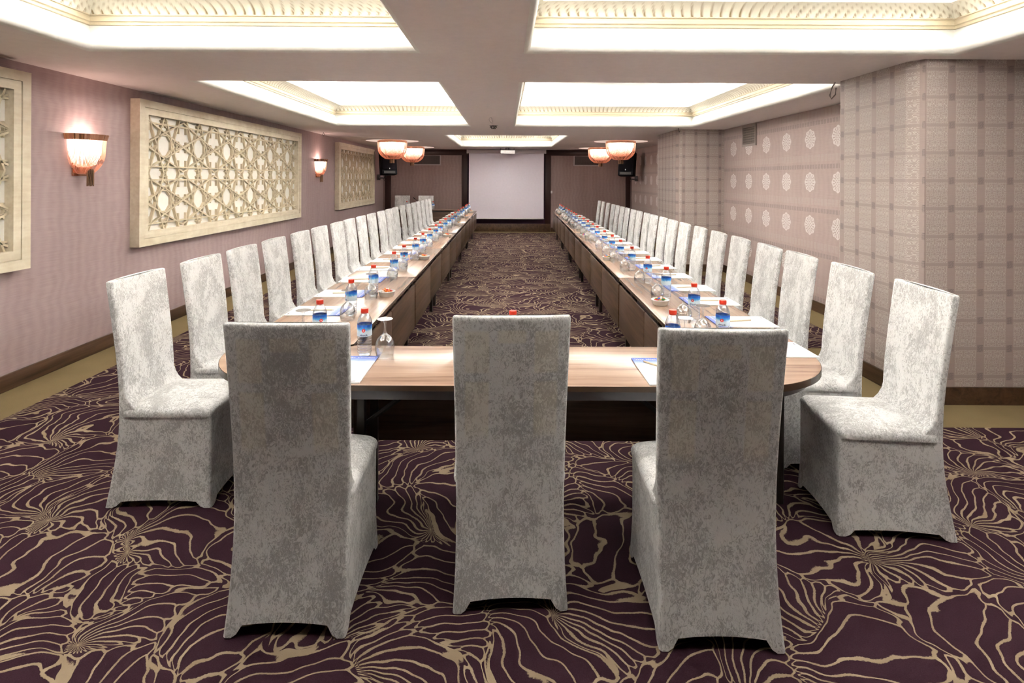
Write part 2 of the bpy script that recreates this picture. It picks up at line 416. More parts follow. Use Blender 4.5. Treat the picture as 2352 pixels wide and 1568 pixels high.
def pad_mat():
    t = NT('notepad_sheet', 0.5, 0.3); x, y, z = t.xyz(t.coord())
    n = t.noise(t.coord(), 22, 4, 0.6)
    f = t.math('ADD', t.math('DIVIDE', t.math('SUBTRACT', y, 0.055), 0.125), t.math('MULTIPLY', t.math('SUBTRACT', n, 0.5), 0.25))
    t.color(t.ramp(f, [(0.0, (0.86, 0.86, 0.86)), (0.30, (0.83, 0.84, 0.88)), (0.42, (0.33, 0.44, 0.80)), (0.75, (0.13, 0.20, 0.62)), (1.0, (0.08, 0.13, 0.50))]))
    return t.m
MT['pad'] = pad_mat()

# ================================================================== mesh helper
class MB:
    def __init__(s): s.v = []; s.f = []
    def add(s, vs, fs, M=None):
        o = len(s.v)
        s.v += [tuple(M @ Vector(p)) if M else tuple(p) for p in vs]
        s.f += [tuple(i + o for i in f) for f in fs]; return s
    def box(s, x0, x1, y0, y1, z0, z1, b=0.0, M=None):
        if b <= 0:
            vs = [(x0,y0,z0),(x1,y0,z0),(x1,y1,z0),(x0,y1,z0),(x0,y0,z1),(x1,y0,z1),(x1,y1,z1),(x0,y1,z1)]
            return s.add(vs, [(3,2,1,0),(4,5,6,7),(0,1,5,4),(1,2,6,5),(2,3,7,6),(3,0,4,7)], M)
        # bevelled box: rounded rectangle prism with chamfered rims
        b = min(b, (x1-x0)/2.01, (y1-y0)/2.01, (z1-z0)/2.01)
        rings = []
        for z, i in ((z0, b), (z0 + b*0.3, b*0.3), (z0 + b, 0), (z1 - b, 0), (z1 - b*0.3, b*0.3), (z1, b)):
            rings.append([(x, y, z) for x, y in rrect(x0 + i, x1 - i, y0 + i, y1 - i, b, 3)])
        return s.rings(rings, True, True, True, M)
    def rings(s, rings, closed=True, cap0=False, cap1=False, M=None):
        n = len(rings[0]); vs = [p for r in rings for p in r]; fs = []
        for k in range(len(rings) - 1):
            for i in range(n if closed else n - 1):
                j = (i + 1) % n
                fs.append((k*n + i, k*n + j, (k+1)*n + j, (k+1)*n + i))
        if cap0: fs.append(tuple(reversed(range(n))))
        if cap1: fs.append(tuple(range((len(rings)-1)*n, len(rings)*n)))
        return s.add(vs, fs, M)
    def lathe(s, prof, seg=24, cap0=False, cap1=False, M=None, a0=0, a1=2*PI):
        full = abs(a1 - a0 - 2*PI) < 1e-6
        n = seg if full else seg + 1
        return s.rings([[(r*cos(a0 + (a1-a0)*i/seg), r*sin(a0 + (a1-a0)*i/seg), z) for i in range(n)] for r, z in prof], full, cap0, cap1, M)
    def tube(s, pts, r, seg=6, closed=False, M=None):
        pts = [Vector(p) for p in pts]; n = len(pts); rings = []
        up = Vector((0, 0, 1))
        for k, p in enumerate(pts):
            d = (pts[(k+1) % n] - pts[k-1]) if closed else (pts[min(k+1, n-1)] - pts[max(k-1, 0)])
            if d.length < 1e-9: d = Vector((0, 0, 1))
            d.normalize(); a = up if abs(d.z) < 0.95 else Vector((1, 0, 0))
            u = d.cross(a).normalized(); w = u.cross(d)
            rr = r[k] if isinstance(r, (list, tuple)) else r
            rings.append([tuple(p + (u*cos(2*PI*i/seg) + w*sin(2*PI*i/seg))*rr) for i in range(seg)])
        if closed: rings.append(rings[0])
        return s.rings(rings, True, not closed, not closed, M)
    def prism(s, poly, z0, z1, M=None):
        n = len(poly)
        return s.rings([[(x, y, z0) for x, y in poly], [(x, y, z1) for x, y in poly]], True, True, True, M)
    def build(s, name, mat, parent=None, smooth=30):
        me = bpy.data.meshes.new(name); me.from_pydata(s.v, [], s.f); me.update()
        if smooth:
            me.shade_smooth(); me.set_sharp_from_angle(angle=math.radians(smooth))
        if mat: me.materials.append(mat)
        o = bpy.data.objects.new(name, me); COL.objects.link(o)
        if parent: o.parent = parent
        return o

def rrect(x0, x1, y0, y1, r, k=4):
    out = []
    r = max(1e-5, min(r, (x1-x0)/2, (y1-y0)/2))
    for cx, cyy, a in ((x1-r, y0+r, -PI/2), (x1-r, y1-r, 0), (x0+r, y1-r, PI/2), (x0+r, y0+r, PI)):
        for i in range(k + 1):
            t = a + PI/2*i/k; out.append((cx + r*cos(t), cyy + r*sin(t)))
    return out

def empty(name, loc=(0,0,0), rz=0):
    o = bpy.data.objects.new(name, None); COL.objects.link(o); o.location = loc; o.rotation_euler = (0, 0, rz)
    o.empty_display_size = 0.1; return o
def tag(o, label, cat, group=None, kind=None):
    o['label'] = label; o['category'] = cat
    if group: o['group'] = group
    if kind: o['kind'] = kind
    return o
def struct(o): o['kind'] = 'structure'; return o
KIDS = {}
def kids(o): return [c for c in o.children]
def dup(o, loc, rz=None, label=None, group=None):
    c = o.copy(); COL.objects.link(c); c.location = loc
    if rz is not None: c.rotation_euler = (0, 0, rz)
    if label: c['label'] = label
    if group: c['group'] = group
    for ch in kids(o):
        d = ch.copy(); COL.objects.link(d); d.parent = c
        for g in kids(ch):
            e = g.copy(); COL.objects.link(e); e.parent = d
    return c
_T = {}
def text_mb(txt, size, shear=0.0, key=None, res=1, offset=0.0):
    cu = bpy.data.curves.new('t', 'FONT'); cu.body = txt; cu.size = size; cu.shear = shear
    cu.align_x = 'CENTER'; cu.align_y = 'CENTER'; cu.resolution_u = res; cu.offset = offset
    ob = bpy.data.objects.new('t', cu); COL.objects.link(ob)
    bpy.context.view_layer.update()
    dg = bpy.context.evaluated_depsgraph_get()
    me = bpy.data.meshes.new_from_object(ob.evaluated_get(dg))
    m = MB(); m.v = [tuple(v.co) for v in me.vertices]; m.f = [tuple(p.vertices) for p in me.polygons]
    bpy.data.objects.remove(ob); bpy.data.curves.remove(cu); bpy.data.meshes.remove(me)
    return m
ORD = ['first','second','third','fourth','fifth','sixth','seventh','eighth','ninth','tenth','eleventh','twelfth','thirteenth','fourteenth',
       'fifteenth','sixteenth','seventeenth','eighteenth','nineteenth','twentieth','twenty-first']
def nth(i, n, what):
    if i == 0: return 'nearest the camera ' + what
    if i == n - 1: return 'the farthest ' + what
    return ORD[i] + ' from the camera ' + what

# ================================================================== SETTING
XL, XR, YB, YF = -3.72, 3.79, 17.0, -6.0
m = MB(); m.add([(XL, YF, 0), (XR, YF, 0), (XR, YB, 0), (XL, YB, 0)], [(0, 1, 2, 3)])
struct(m.build('floor', MT['olive'], smooth=0))
poly = [(-3.3, YF), (3.4, YF), (3.4, 3.64), (2.54, 3.64), (2.54, 5.36), (3.4, 5.36), (3.4, 9.4), (2.58, 9.4), (2.58, 11.5), (3.4, 11.5), (3.4, 16.6), (-3.3, 16.6)]
m = MB(); m.prism(poly, -0.001, 0.004)
struct(m.build('carpet_floor', MT['carpet'], smooth=0))
# walls
m = MB(); m.box(XL - 0.1, XL, YF, YB, 0, 3.1); struct(m.build('wall_left', MT['wall_left'], smooth=0))
m = MB(); m.box(XR, XR + 0.1, YF, YB, 0, 3.1); struct(m.build('wall_right', MT['medal'], smooth=0))
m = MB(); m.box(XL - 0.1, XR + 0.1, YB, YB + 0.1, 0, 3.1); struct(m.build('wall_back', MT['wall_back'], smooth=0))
m = MB(); m.box(XL - 0.1, XR + 0.1, YF - 0.1, YF, 0, 3.1); struct(m.build('wall_front', MT['wall_left'], smooth=0))
# pillars on the right
def pillar(y0, y1, xf):
    m = MB(); m.prism([(xf + 0.06, y0), (XR, y0), (XR, y1), (xf, y1), (xf, y0 + 0.11)], 0.0, ZC)
    return struct(m.build('pillar', MT['plaid'], smooth=0))
pillar(4.03, 4.95, 2.935); pillar(9.8, 11.1, 2.985)
# skirting boards
def skirt(name, x0, x1, y0, y1, h=0.125):
    m = MB(); m.box(x0, x1, y0, y1, 0.0, h, 0.004); return struct(m.build(name, MT['base']))
skirt('baseboard_left', XL, XL + 0.018, YF, YB)
bm_ = MB()
def seg(pts, h=0.125, th=0.016):
    for (xa, ya), (xb, yb) in zip(pts[:-1], pts[1:]):
        dx, dy = xb - xa, yb - ya; L = math.hypot(dx, dy); nx, ny = -dy / L * th, dx / L * th
        bm_.prism([(xa, ya), (xb, yb), (xb + nx, yb + ny), (xa + nx, ya + ny)], 0.0, h)
P1 = [(XR, YF), (XR, 4.03), (2.995, 4.03), (2.935, 4.14), (2.935, 4.95), (XR, 4.95), (XR, 9.8), (3.045, 9.8), (2.985, 9.91), (2.985, 11.1), (XR, 11.1), (XR, YB)]
seg(P1); struct(bm_.build('baseboard_right', MT['base'], smooth=0))
for nm, a, b in (('baseboard_back', -3.5, -1.35), ('baseboard_back', 1.35, 3.6)):
    skirt(nm, a, b, YB - 0.018, YB)
# back wall joinery: frame round the screen bay, header, corner posts
for k, (x0, x1, z0, z1, th, mt) in enumerate([
        (XL + 0.02, XR - 0.02, 2.30, ZC, 0.03, 'darktrim'), (-3.66, -3.48, 0, 2.30, 0.03, 'darktrim'), (3.60, 3.74, 0, 2.30, 0.03, 'darktrim'),
        (-1.34, -1.18, 0.2, 2.30, 0.04, 'darktrim'), (1.17, 1.34, 0.2, 2.30, 0.04, 'darktrim'), (-1.34, 1.34, 0.0, 0.24, 0.06, 'base')]):
    m = MB(); m.box(x0, x1, YB - th, YB, z0, z1, 0.003); struct(m.build('trim_%d' % (k + 1), MT[mt]))
m = MB(); m.box(-1.18, 1.17, YB - 0.02, YB, 0.24, 2.3); struct(m.build('trim_7', MT['purple']))

# ceiling with the coffer and lamp-recess holes
LAMPS = [(-2.66, 13.1), (-2.63, 15.7), (2.62, 12.9), (2.62, 15.7)]
RR = 0.64
cu = bpy.data.curves.new('c', 'CURVE'); cu.dimensions = '2D'; cu.fill_mode = 'BOTH'
def spl(pts):
    sp = cu.splines.new('POLY'); sp.points.add(len(pts) - 1)
    for p, q in zip(sp.points, pts): p.co = (q[0], q[1], 0, 1)
    sp.use_cyclic_u = True
LIP = 0.05
spl([(XL - 0.1, YF - 0.1), (XR + 0.1, YF - 0.1), (XR + 0.1, YB + 0.1), (XL - 0.1, YB + 0.1)])
for a, b, c, e in COFFERS: spl([(a - LIP, c - LIP), (a - LIP, e + LIP), (b + LIP, e + LIP), (b + LIP, c - LIP)])
for x, y in LAMPS: spl([(x + RR * cos(-2*PI*i/48), y + RR * sin(-2*PI*i/48)) for i in range(48)])
ob = bpy.data.objects.new('c', cu); COL.objects.link(ob); bpy.context.view_layer.update()
me = bpy.data.meshes.new_from_object(ob.evaluated_get(bpy.context.evaluated_depsgraph_get()))
m = MB(); m.v = [(v.co.x, v.co.y, ZC) for v in me.vertices]
m.f = [tuple(p.vertices) for p in me.polygons]
bpy.data.objects.remove(ob)
o = m.build('ceiling', MT['ceiling'], smooth=0); struct(o)
# roof slab above the plenum, so nothing leaks
m = MB(); m.box(XL - 0.1, XR + 0.1, YF - 0.1, YB + 0.1, 3.1, 3.15); struct(m.build('roof_slab', MT['ceiling'], smooth=0))

def rect_ring(a, b, c, e, u, z): return [(a - u, c - u, z), (b + u, c - u, z), (b + u, e + u, z), (a - u, e + u, z)]
for ci, (a, b, c, e) in enumerate(COFFERS):
    H = 0.54
    prof = [(LIP, 0.0)] + [(LIP - LIP*sin(t*PI/12), LIP - LIP*cos(t*PI/12)) for t in range(1, 7)] + [(0.012, 0.09), (0.035, 0.14), (0.065, 0.185)]
    m = MB(); m.rings([rect_ring(a, b, c, e, u, ZC + z) for u, z in prof])
    root = struct(m.build('ceiling_coffer', MT['white'], smooth=40))
    prof = [(0.065, 0.185), (0.050, 0.188), (0.050, 0.205), (0.036, 0.210), (0.036, 0.232), (0.046, 0.236), (0.046, 0.246), (0.036, 0.25), (0.036, 0.258)]
    m = MB(); m.rings([rect_ring(a, b, c, e, u, ZC + z) for u, z in prof]); m.build('moulding', MT['lattice'], root, 20)
    # ledge, upstand and lid
    m = MB(); m.rings([rect_ring(a, b, c, e, u, ZC + z) for u, z in [(-0.075, 0.332), (-0.075, 0.345), (0.10, 0.345), (0.10, H)]])
    m.add(rect_ring(a, b, c, e, 0.10, ZC + H), [(0, 1, 2, 3)]); m.build('lid', MT['white'], root, 20)
    # gadrooned cornice: leaning flutes, curving inwards as they rise
    m = MB(); per = 0.066; NS = 6; gv = []
    cor = [(a, c), (b, c), (b, e), (a, e)]
    nrm = [(0, -1), (1, 0), (0, 1), (-1, 0)]
    curve = [(0.040, 0.256), (0.034, 0.275), (0.016, 0.295), (-0.012, 0.313), (-0.045, 0.326), (-0.075, 0.332)]
    for sd in range(4):
        p0, p1 = cor[sd], cor[(sd + 1) % 4]; L = math.hypot(p1[0]-p0[0], p1[1]-p0[1])
        tx, ty = (p1[0]-p0[0])/L, (p1[1]-p0[1])/L; nx, ny = nrm[sd]
        cnt = int(round(L / per / 2)) * 2; n = cnt * NS
        rows = []
        for k, (u, z) in enumerate(curve):
            row = []; q = k / (len(curve) - 1)
            for i in range(n + 1):
                s_ = (i / n - 0.5) * (L + 2*u)
                lean = -math.copysign(0.045, s_) * (q ** 1.3) * min(1, abs(s_) / 0.4)
                ph = (s_ + lean) / per
                amp = 0.011 * sin(PI * min(1, q*1.25 + 0.1)) + 0.004
                d = amp * (abs(sin(PI * ph)) - 0.5)
                uu = u - d; zz = z - d * 0.7
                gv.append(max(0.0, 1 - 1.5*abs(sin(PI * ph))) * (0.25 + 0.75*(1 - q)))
                row.append((p0[0] + tx*(L/2 + s_) + nx*uu, p0[1] + ty*(L/2 + s_) + ny*uu, ZC + zz))
            rows.append(row)
        m.rings(rows, closed=False)
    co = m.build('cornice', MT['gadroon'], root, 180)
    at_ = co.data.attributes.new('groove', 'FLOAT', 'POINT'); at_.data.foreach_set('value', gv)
    # the LED tape itself, on the ledge behind the cornice
    m = MB()
    for (x0, y0, x1, y1) in ((a - .045, c, a - .035, e), (b + .035, c, b + .045, e), (a, c - .045, b, c - .035), (a, e + .035, b, e + .045)):
        m.box(x0, x1, y0, y1, ZC + 0.345, ZC + 0.352)
    m.build('led_tape', MT['led'], root)

# round recesses over the far lamps
for x, y in LAMPS:
    m = MB(); m.lathe([(RR + 0.0, ZC), (RR, ZC + 0.07)], 48, False, True)
    o = struct(m.build('ceiling_recess', MT['white'], smooth=40)); o.location = (x, y, 0)
    m = MB(); m.lathe([(RR - 0.035, ZC + 0.012), (RR - 0.04, ZC - 0.006), (RR - 0.01, ZC - 0.014), (RR + 0.02, ZC - 0.006), (RR + 0.05, ZC - 0.012), (RR + 0.075, ZC)], 48)
    m.build('moulding_ring', MT['ceiling'], o, 60)

# ================================================================== LAMPS
def bowl_r(q):      # radius of the strand bowl (fraction of top radius), q = 0 top, 1 bottom
    return 1.0 if q <= 0 else (1 - 0.10*q - 0.42 * max(0, (q - 0.45) / 0.55) ** 2.2)
def strands(m, R, H, z0, n, r, a0, a1, flute=7, ry=1.0):
    for i in range(n):
        a = a0 + (a1 - a0) * (i + 0.5) / n
        fl = 1 + 0.035 * cos(a * flute * 2)
        pts = []
        for k in range(9):
            q = k / 8; rr = R * bowl_r(q) * fl
            dz = 0.02 * abs(sin(a * flute)) * q
            pts.append((rr * cos(a), rr * sin(a) * ry, z0 - H * q + dz))
        pts.append((rr * cos(a) * 0.55, rr * sin(a) * 0.55 * ry, z0 - H * 1.01))
        m.tube(pts, r, 4)
def tassel(m, z0, h, R):
    for k in range(16):
        a = k * 2.4; rr = R * math.sqrt((k + 0.5) / 16)
        m.tube([(rr*cos(a), rr*sin(a), z0 + 0.04), (rr*cos(a), rr*sin(a), z0 - h * (0.92 + 0.08 * sin(k * 1.7)))], R * 0.2, 5)

def chandelier(loc, label):
    o = empty('ceiling_lamp', loc); tag(o, label, 'lamp', 'fringed bowl lamps on the ceiling at the far end')
    R, H = 0.335, 0.42
    m = MB(); m.lathe([(R*0.93, 0), (R*1.02, 0), (R*1.02, -0.045), (R*0.99, -0.045), (R*0.96, -0.01)], 48, M=None)
    m.lathe([(0.001, 0.012), (R*0.93, 0.012), (R*0.93, 0)], 48)
    m.tube([(0, 0, 0.075), (0, 0, 0)], 0.03, 10); m.build('rim', MT['copper'], o, 40)
    m = MB(); strands(m, R, H - 0.04, -0.04, 96, 0.0033, 0, 2*PI); m.build('strand_bowl', MT['chain'], o, 60)
    m = MB(); m.lathe([(R*0.2, -0.345), (R*0.50, -0.325), (R*0.78, -0.22), (R*0.88, -0.12), (R*0.9, -0.05)], 32, True); m.build('diffuser', MT['bulb'], o, 60)
    m = MB(); tassel(m, -H, 0.10, 0.055); m.build('tassel', MT['tassel'], o, 40)
    d = bpy.data.lights.new('lamp_bulb', 'POINT'); d.energy = 20; d.color = (1.0, 0.84, 0.76); d.shadow_soft_size = 0.10
    l = bpy.data.objects.new('lamp_bulb', d); COL.objects.link(l); l.parent = o; l.location = (0, 0, 0.045)
    return o
LN = ['fringed bowl lamp, the nearer of the two on the side of the carved wall panels',
      'fringed bowl lamp, the farther of the two on the side of the carved wall panels',
      'fringed rose-gold bowl lamp, the nearer of the two on the medallion wallpaper side',
      'farther of the two fringed bowl lamps on the medallion wallpaper side']
for (x, y), l in zip(LAMPS, LN): chandelier((x, y, ZC - 0.005), l)

def sconce(y, label):
    o = empty('wall_sconce', (XL, y, 1.965)); tag(o, label, 'wall lamp', 'fringed wall lamps between the carved panels')
    R = 0.175
    m = MB(); n = 40
    ring = []
    for z, e in ((0, 0.022), (-0.05, 0.008)):
        ring.append([((R*1.0 + e + 0.006*cos(16*a)) * cos(a), (R + e + 0.006*cos(16*a)) * sin(a), z) for a in [(-PI/2 + PI*i/n) for i in range(n + 1)]])
    ring.append([(p[0]*0.95, p[1]*0.95, p[2]) for p in ring[1]]); ring.append([(p[0]*0.95, p[1]*0.95, p[2]) for p in ring[0]]); ring.append(ring[0])
    m.rings(ring, closed=False)
    m.box(0.0, 0.012, -0.11, 0.11, -0.36, -0.005, 0.003); m.build('rim', MT['copper'], o, 40)
    m = MB(); strands(m, R, 0.30, -0.04, 52, 0.0021, -PI/2, PI/2, 5); m.build('strand_bowl', MT['chain'], o, 60)
    m = MB(); m.lathe([(R*0.3, -0.285), (R*0.6, -0.26), (R*0.82, -0.17), (R*0.9, -0.10), (R*0.9, -0.05)], 24, True, a0=-PI/2, a1=PI/2); m.build('diffuser', MT['bulb'], o, 60)
    m = MB(); tassel(m, -0.34, 0.11, 0.028)
    for k in range(len(m.v)): m.v[k] = (m.v[k][0] + 0.085, m.v[k][1], m.v[k][2])
    m.build('tassel', MT['tassel'], o, 40)
    d = bpy.data.lights.new('sconce_bulb', 'POINT'); d.energy = 3.5; d.color = (1.0, 0.72, 0.62); d.shadow_soft_size = 0.03
    l = bpy.data.objects.new('sconce_bulb', d); COL.objects.link(l); l.parent = o; l.location = (0.11, 0, -0.02)
sconce(4.92, 'large-looking fringed rose-gold wall lamp between the two nearer carved wall panels')
sconce(11.07, 'small distant fringed rose-gold wall lamp between the wide panel and the last panel')

# ================================================================== carved wall panels
def carved_panel(y0, y1, z0, z1, label, full=True):
    o = empty('carved_wall_panel', (XL, (y0 + y1) / 2, z0)); tag(o, label, 'wall panel', 'carved lattice panels on the wall')
    W = y1 - y0; Hh = z1 - z0; D = 0.10
    # local: y along the wall, z up, x out of the wall
    m = MB()
    def mitre(t0, t1, x):      # frame section between inset t0 and t1 as four mitred prisms with front at x
        q0 = [(-W/2 + t0, t0), (W/2 - t0, t0), (W/2 - t0, Hh - t0), (-W/2 + t0, Hh - t0)]
        q1 = [(-W/2 + t1, t1), (W/2 - t1, t1), (W/2 - t1, Hh - t1), (-W/2 + t1, Hh - t1)]
        r = [[(0.0, a, b) for a, b in q0], [(x, a, b) for a, b in q0], [(x, a, b) for a, b in q1], [(0.0, a, b) for a, b in q1]]
        m.rings(r)
    mitre(0.0, 0.075, 0.095); mitre(0.075, 0.082, 0.082); mitre(0.082, 0.145, 0.09)
    m.build('frame', MT['frame'], o, 30)
    m = MB(); m.box(0.0, 0.022, -W/2 + 0.14, W/2 - 0.14, 0.14, Hh - 0.14); m.build('backing_board', MT['panelback'], o, 0)
    iw, ih = W - 0.29, Hh - 0.29
    nx = max(1, int(round(iw / 0.665))); ny = 2; a, b = iw / nx / 2, ih / ny / 2
    m = MB()
    def clip(p, q, x0, x1, y0_, y1_):
        dx, dy = q[0]-p[0], q[1]-p[1]; t0, t1 = 0.0, 1.0
        for pp, qq in ((-dx, p[0]-x0), (dx, x1-p[0]), (-dy, p[1]-y0_), (dy, y1_-p[1])):
            if abs(pp) < 1e-12:
                if qq < 0: return None
            else:
                t = qq / pp
                if pp < 0: t0 = max(t0, t)
                else: t1 = min(t1, t)
        return None if t0 >= t1 else ((p[0]+t0*dx, p[1]+t0*dy), (p[0]+t1*dx, p[1]+t1*dy))
    def bar(p, q, wd=0.008, x=0.052):
        dx, dy = q[0]-p[0], q[1]-p[1]; L = math.hypot(dx, dy)
        if L < 0.01: return
        nx_, ny_ = -dy/L*wd, dx/L*wd
        vs = [(0.02, p[0]+nx_, p[1]+ny_), (0.02, q[0]+nx_, q[1]+ny_), (0.02, q[0]-nx_, q[1]-ny_), (0.02, p[0]-nx_, p[1]-ny_)]
        vs += [(x, v[1], v[2]) for v in vs]
        m.add(vs, [(0, 1, 5, 4), (1, 2, 6, 5), (2, 3, 7, 6), (3, 0, 4, 7), (4, 5, 6, 7)])
    R8 = 0.335
    for i in range(nx):
        for j in range(ny):
            cx = -iw/2 + a*(2*i + 1); cz = 0.145 + b*(2*j + 1)
            bx = (cx - a, cx + a, cz - b, cz + b)
            P = lambda k, R: (cx + R*sin(2*PI*k/8)*1.03, cz + R*cos(2*PI*k/8))
            for k in range(8):      # eight-pointed star, its lines carried on to the tile edge
                p, q = P(k, R8), P(k + 3, R8); ex = 0.28
                p2 = (p[0] - (q[0]-p[0])*ex, p[1] - (q[1]-p[1])*ex); q2 = (q[0] + (q[0]-p[0])*ex, q[1] + (q[1]-p[1])*ex)
                s_ = clip(p2, q2, *bx)
                if s_: bar(*s_)
                bar(P(k + 0.5, 0.122), P(k + 1.5, 0.122), 0.0065, 0.047)
                # small five-pointed figures between the rosettes
                c0 = P(k, 0.245)
                for j_ in range(5):
                    t0 = 2*PI*k/8 + 2*PI*j_*2/5; t1 = 2*PI*k/8 + 2*PI*(j_ + 1)*2/5
                    r_ = 0.062
                    if k % 2 == 0: bar((c0[0] + r_*sin(t0), c0[1] + r_*cos(t0)), (c0[0] + r_*sin(t1), c0[1] + r_*cos(t1)), 0.0045, 0.046)
            for sx in (-1, 1):
                bar((cx + sx*(a - 0.075), cz - b), (cx + sx*(a - 0.075), cz - b*0.5), x=0.048); bar((cx + sx*(a - 0.075), cz + b*0.5), (cx + sx*(a - 0.075), cz + b), x=0.048)
            for sz in (-1, 1):
                bar((cx - a, cz + sz*(b - 0.07)), (cx + a, cz + sz*(b - 0.07)), x=0.049)
    m.build('lattice', MT['lattice'], o, 0)
carved_panel(1.0, 4.29, 0.90, 2.385, 'cream framed carved panel cut off at the picture edge, nearest the camera')
carved_panel(5.56, 9.95, 0.90, 2.375, 'wide cream framed carved star-lattice panel between the two fringed wall lamps')
carved_panel(12.2, 15.5, 0.90, 2.375, 'cream carved star-lattice panel beyond the small wall lamp, close to the corner speaker')

# ================================================================== CHAIRS
def smooth_curve(K):
    n = len(K)
    T = [(K[min(i+1, n-1)][1] - K[max(i-1, 0)][1]) / (K[min(i+1, n-1)][0] - K[max(i-1, 0)][0]) for i in range(n)]
    def f(z):
        z = max(K[0][0], z)
        if z >= K[-1][0]: return K[-1][1]
        for i in range(n - 1):
            if z <= K[i+1][0]:
                h = K[i+1][0] - K[i][0]; t = (z - K[i][0]) / h
                return ((2*t**3 - 3*t*t + 1)*K[i][1] + (t**3 - 2*t*t + t)*h*T[i] + (-2*t**3 + 3*t*t)*K[i+1][1] + (t**3 - t*t)*h*T[i+1])
    return f
# outer (rear) surface of the cover, and its half width, by height
back_y = smooth_curve([(0, -0.262), (0.12, -0.240), (0.30, -0.212), (0.47, -0.202), (0.65, -0.208), (0.9, -0.236), (1.09, -0.262)])
half_w = smooth_curve([(0, 0.209), (0.10, 0.206), (0.3, 0.204), (0.5, 0.207), (0.8, 0.213), (1.09, 0.219)])
def section(hw, y0, y1, r, bow0=0.0, bow1=0.0, k=4, e=24):
    """closed outline: rear edge at y0, front edge at y1, bowed; returns (x, y, side, param)"""
    out = []
    def edge(xa, xb, ya, yb, bow, side):
        for i in range(1, e):
            t = i / e; out.append((xa + (xb-xa)*t, ya + (yb-ya)*t + bow*(1 - (2*t-1)**2), side, 2*t - 1))
    def arc(cx, cyy, a, s):
        for i in range(k + 1):
            t = a + PI/2*i/k; out.append((cx + r*cos(t), cyy + r*sin(t), s, 1.0))
    edge(-hw + r, hw - r, y0, y0, bow0, 0); arc(hw - r, y0 + r, -PI/2, 4)
    edge(hw, hw, y0 + r, y1 - r, 0, 1); arc(hw - r, y1 - r, 0, 5)
    edge(hw - r, -hw + r, y1, y1, bow1, 2); arc(-hw + r, y1 - r, PI/2, 6)
    edge(-hw, -hw, y1 - r, y0 + r, 0, 3); arc(-hw + r, y0 + r, PI, 7)
    return out
TH = 0.034; ZS = 0.47; YFR = 0.245
def make_chair():
    o = empty('chair')
    # backrest
    m = MB(); rings = []
    zs = [0.445, 0.50, 0.53, 0.56, 0.60, 0.7, 0.8, 0.9, 1.0, 1.05, 1.075]
    for z in zs:
        fil = 0.075 * max(0, (0.57 - z) / 0.12) ** 2 if z < 0.57 else 0
        q = (z - 0.45) / 0.64
        rings.append([(x, y, z) for x, y, s, e in section(half_w(z), back_y(z), back_y(z) + TH + fil, 0.011, -0.020*q, -0.014*q)])
    for dz, ins in ((0.084, 0.001), (0.088, 0.004), (0.0895, 0.010)):
        z = 1.0 + dz
        rings.append([(x, y, z + 0.002) for x, y, s, e in section(half_w(z) - ins, back_y(z) + ins, back_y(z) + TH - ins, 0.010, -0.020, -0.014)])
    m.rings(rings, True, True, False)
    # close the top with a strip between rear and front edges
    base = len(m.v) - len(rings[-1]); n = len(rings[-1])
    m.f.append(tuple(range(base, base + n)))
    m.build('backrest', MT['velvet'], o, 50)
    # seat
    m = MB(); rings = []
    y0 = back_y(0.47) + 0.012
    for z, ins in ((0.448, 0.0), (0.462, -0.002), (0.474, 0.002), (0.484, 0.012), (0.490, 0.028), (0.496, 0.06), (0.503, 0.11), (0.506, 0.16), (0.507, 0.195)):
        sec = section(0.213 - ins, y0 + ins, YFR - ins, max(0.006, 0.035 - ins*0.12), 0, 0.012 if ins < 0.1 else 0)
        rings.append([(x, y, z - 0.008*(abs(x)/0.21)**3) for x, y, s, e in sec])
    m.rings(rings, True, True, True); m.build('seat', MT['velvet'], o, 50)
    # skirt of the cover, hem arched between the four feet
    m = MB(); levels = [0.0, 0.04, 0.1, 0.2, 0.35, 0.5, 0.65, 0.8, 0.92, 1.0]; rings = []
    for t in levels:
        ring = []
        for idx in range(len(section(0.2, -0.2, 0.2, 0.03))):
            # hem height of this outline point
            x, y, s, e = section(0.2, -0.2, 0.2, 0.03)[idx]
            if s <= 3:
                q = min(1, max(0, ((1 - abs(e)) - 0.13) / 0.09)); q = q*q*(3 - 2*q)
                amp = (0.050, 0.038, 0.040, 0.038)[s]
                hem = amp * q * (0.72 + 0.28*(1 - e*e))
            else: hem = 0.0
            z = hem + (0.455 - hem) * t + (0.004 if hem == 0 and t == 0 else 0)
            yb = back_y(z) ; hw = half_w(z)
            fl = max(0, (0.15 - z)/0.15) * 0.004
            pull = -0.010 * (1 - min(1, abs(z - 0.2)/0.25)) if s <= 3 else 0
            sec = section(hw + fl, yb, YFR + fl*2 - 0.004, 0.013)[idx]
            px, py = sec[0], sec[1]
            bulge = (1 - e*e) if s <= 3 else 0
            if s == 1: px += pull*bulge
            if s == 3: px -= pull*bulge
            if s == 2: py += pull*bulge
            if s == 0: py -= pull*bulge*0.6
            ring.append((px, py, z))
        rings.append(ring)
    m.rings(rings, True); m.build('skirt', MT['velvet'], o, 60)
    return o
chair0 = make_chair(); used = False
def place_chair(x, y, rz, label, group):
    global used
    if not used:
        used = True; chair0.location = (x, y, 0.004); chair0.rotation_euler = (0, 0, rz); tag(chair0, label, 'chair', group); return chair0
    c = dup(chair0, (x, y, 0.004), rz, label, group); c['category'] = 'chair'; return c
GF = 'velvet covered chairs at the near end of the table'
place_chair(-0.762, 2.205, 0.0, 'grey velvet chair with its back to us, before the labelled bottle and wine glass', GF)
place_chair(0.012, 2.325, math.radians(2.6), 'middle chair of the three seen from behind at the table end, grey velvet', GF)
place_chair(0.742, 2.155, math.radians(-1.0), 'grey velvet chair seen from behind at the table end, the nearest of those three', GF)
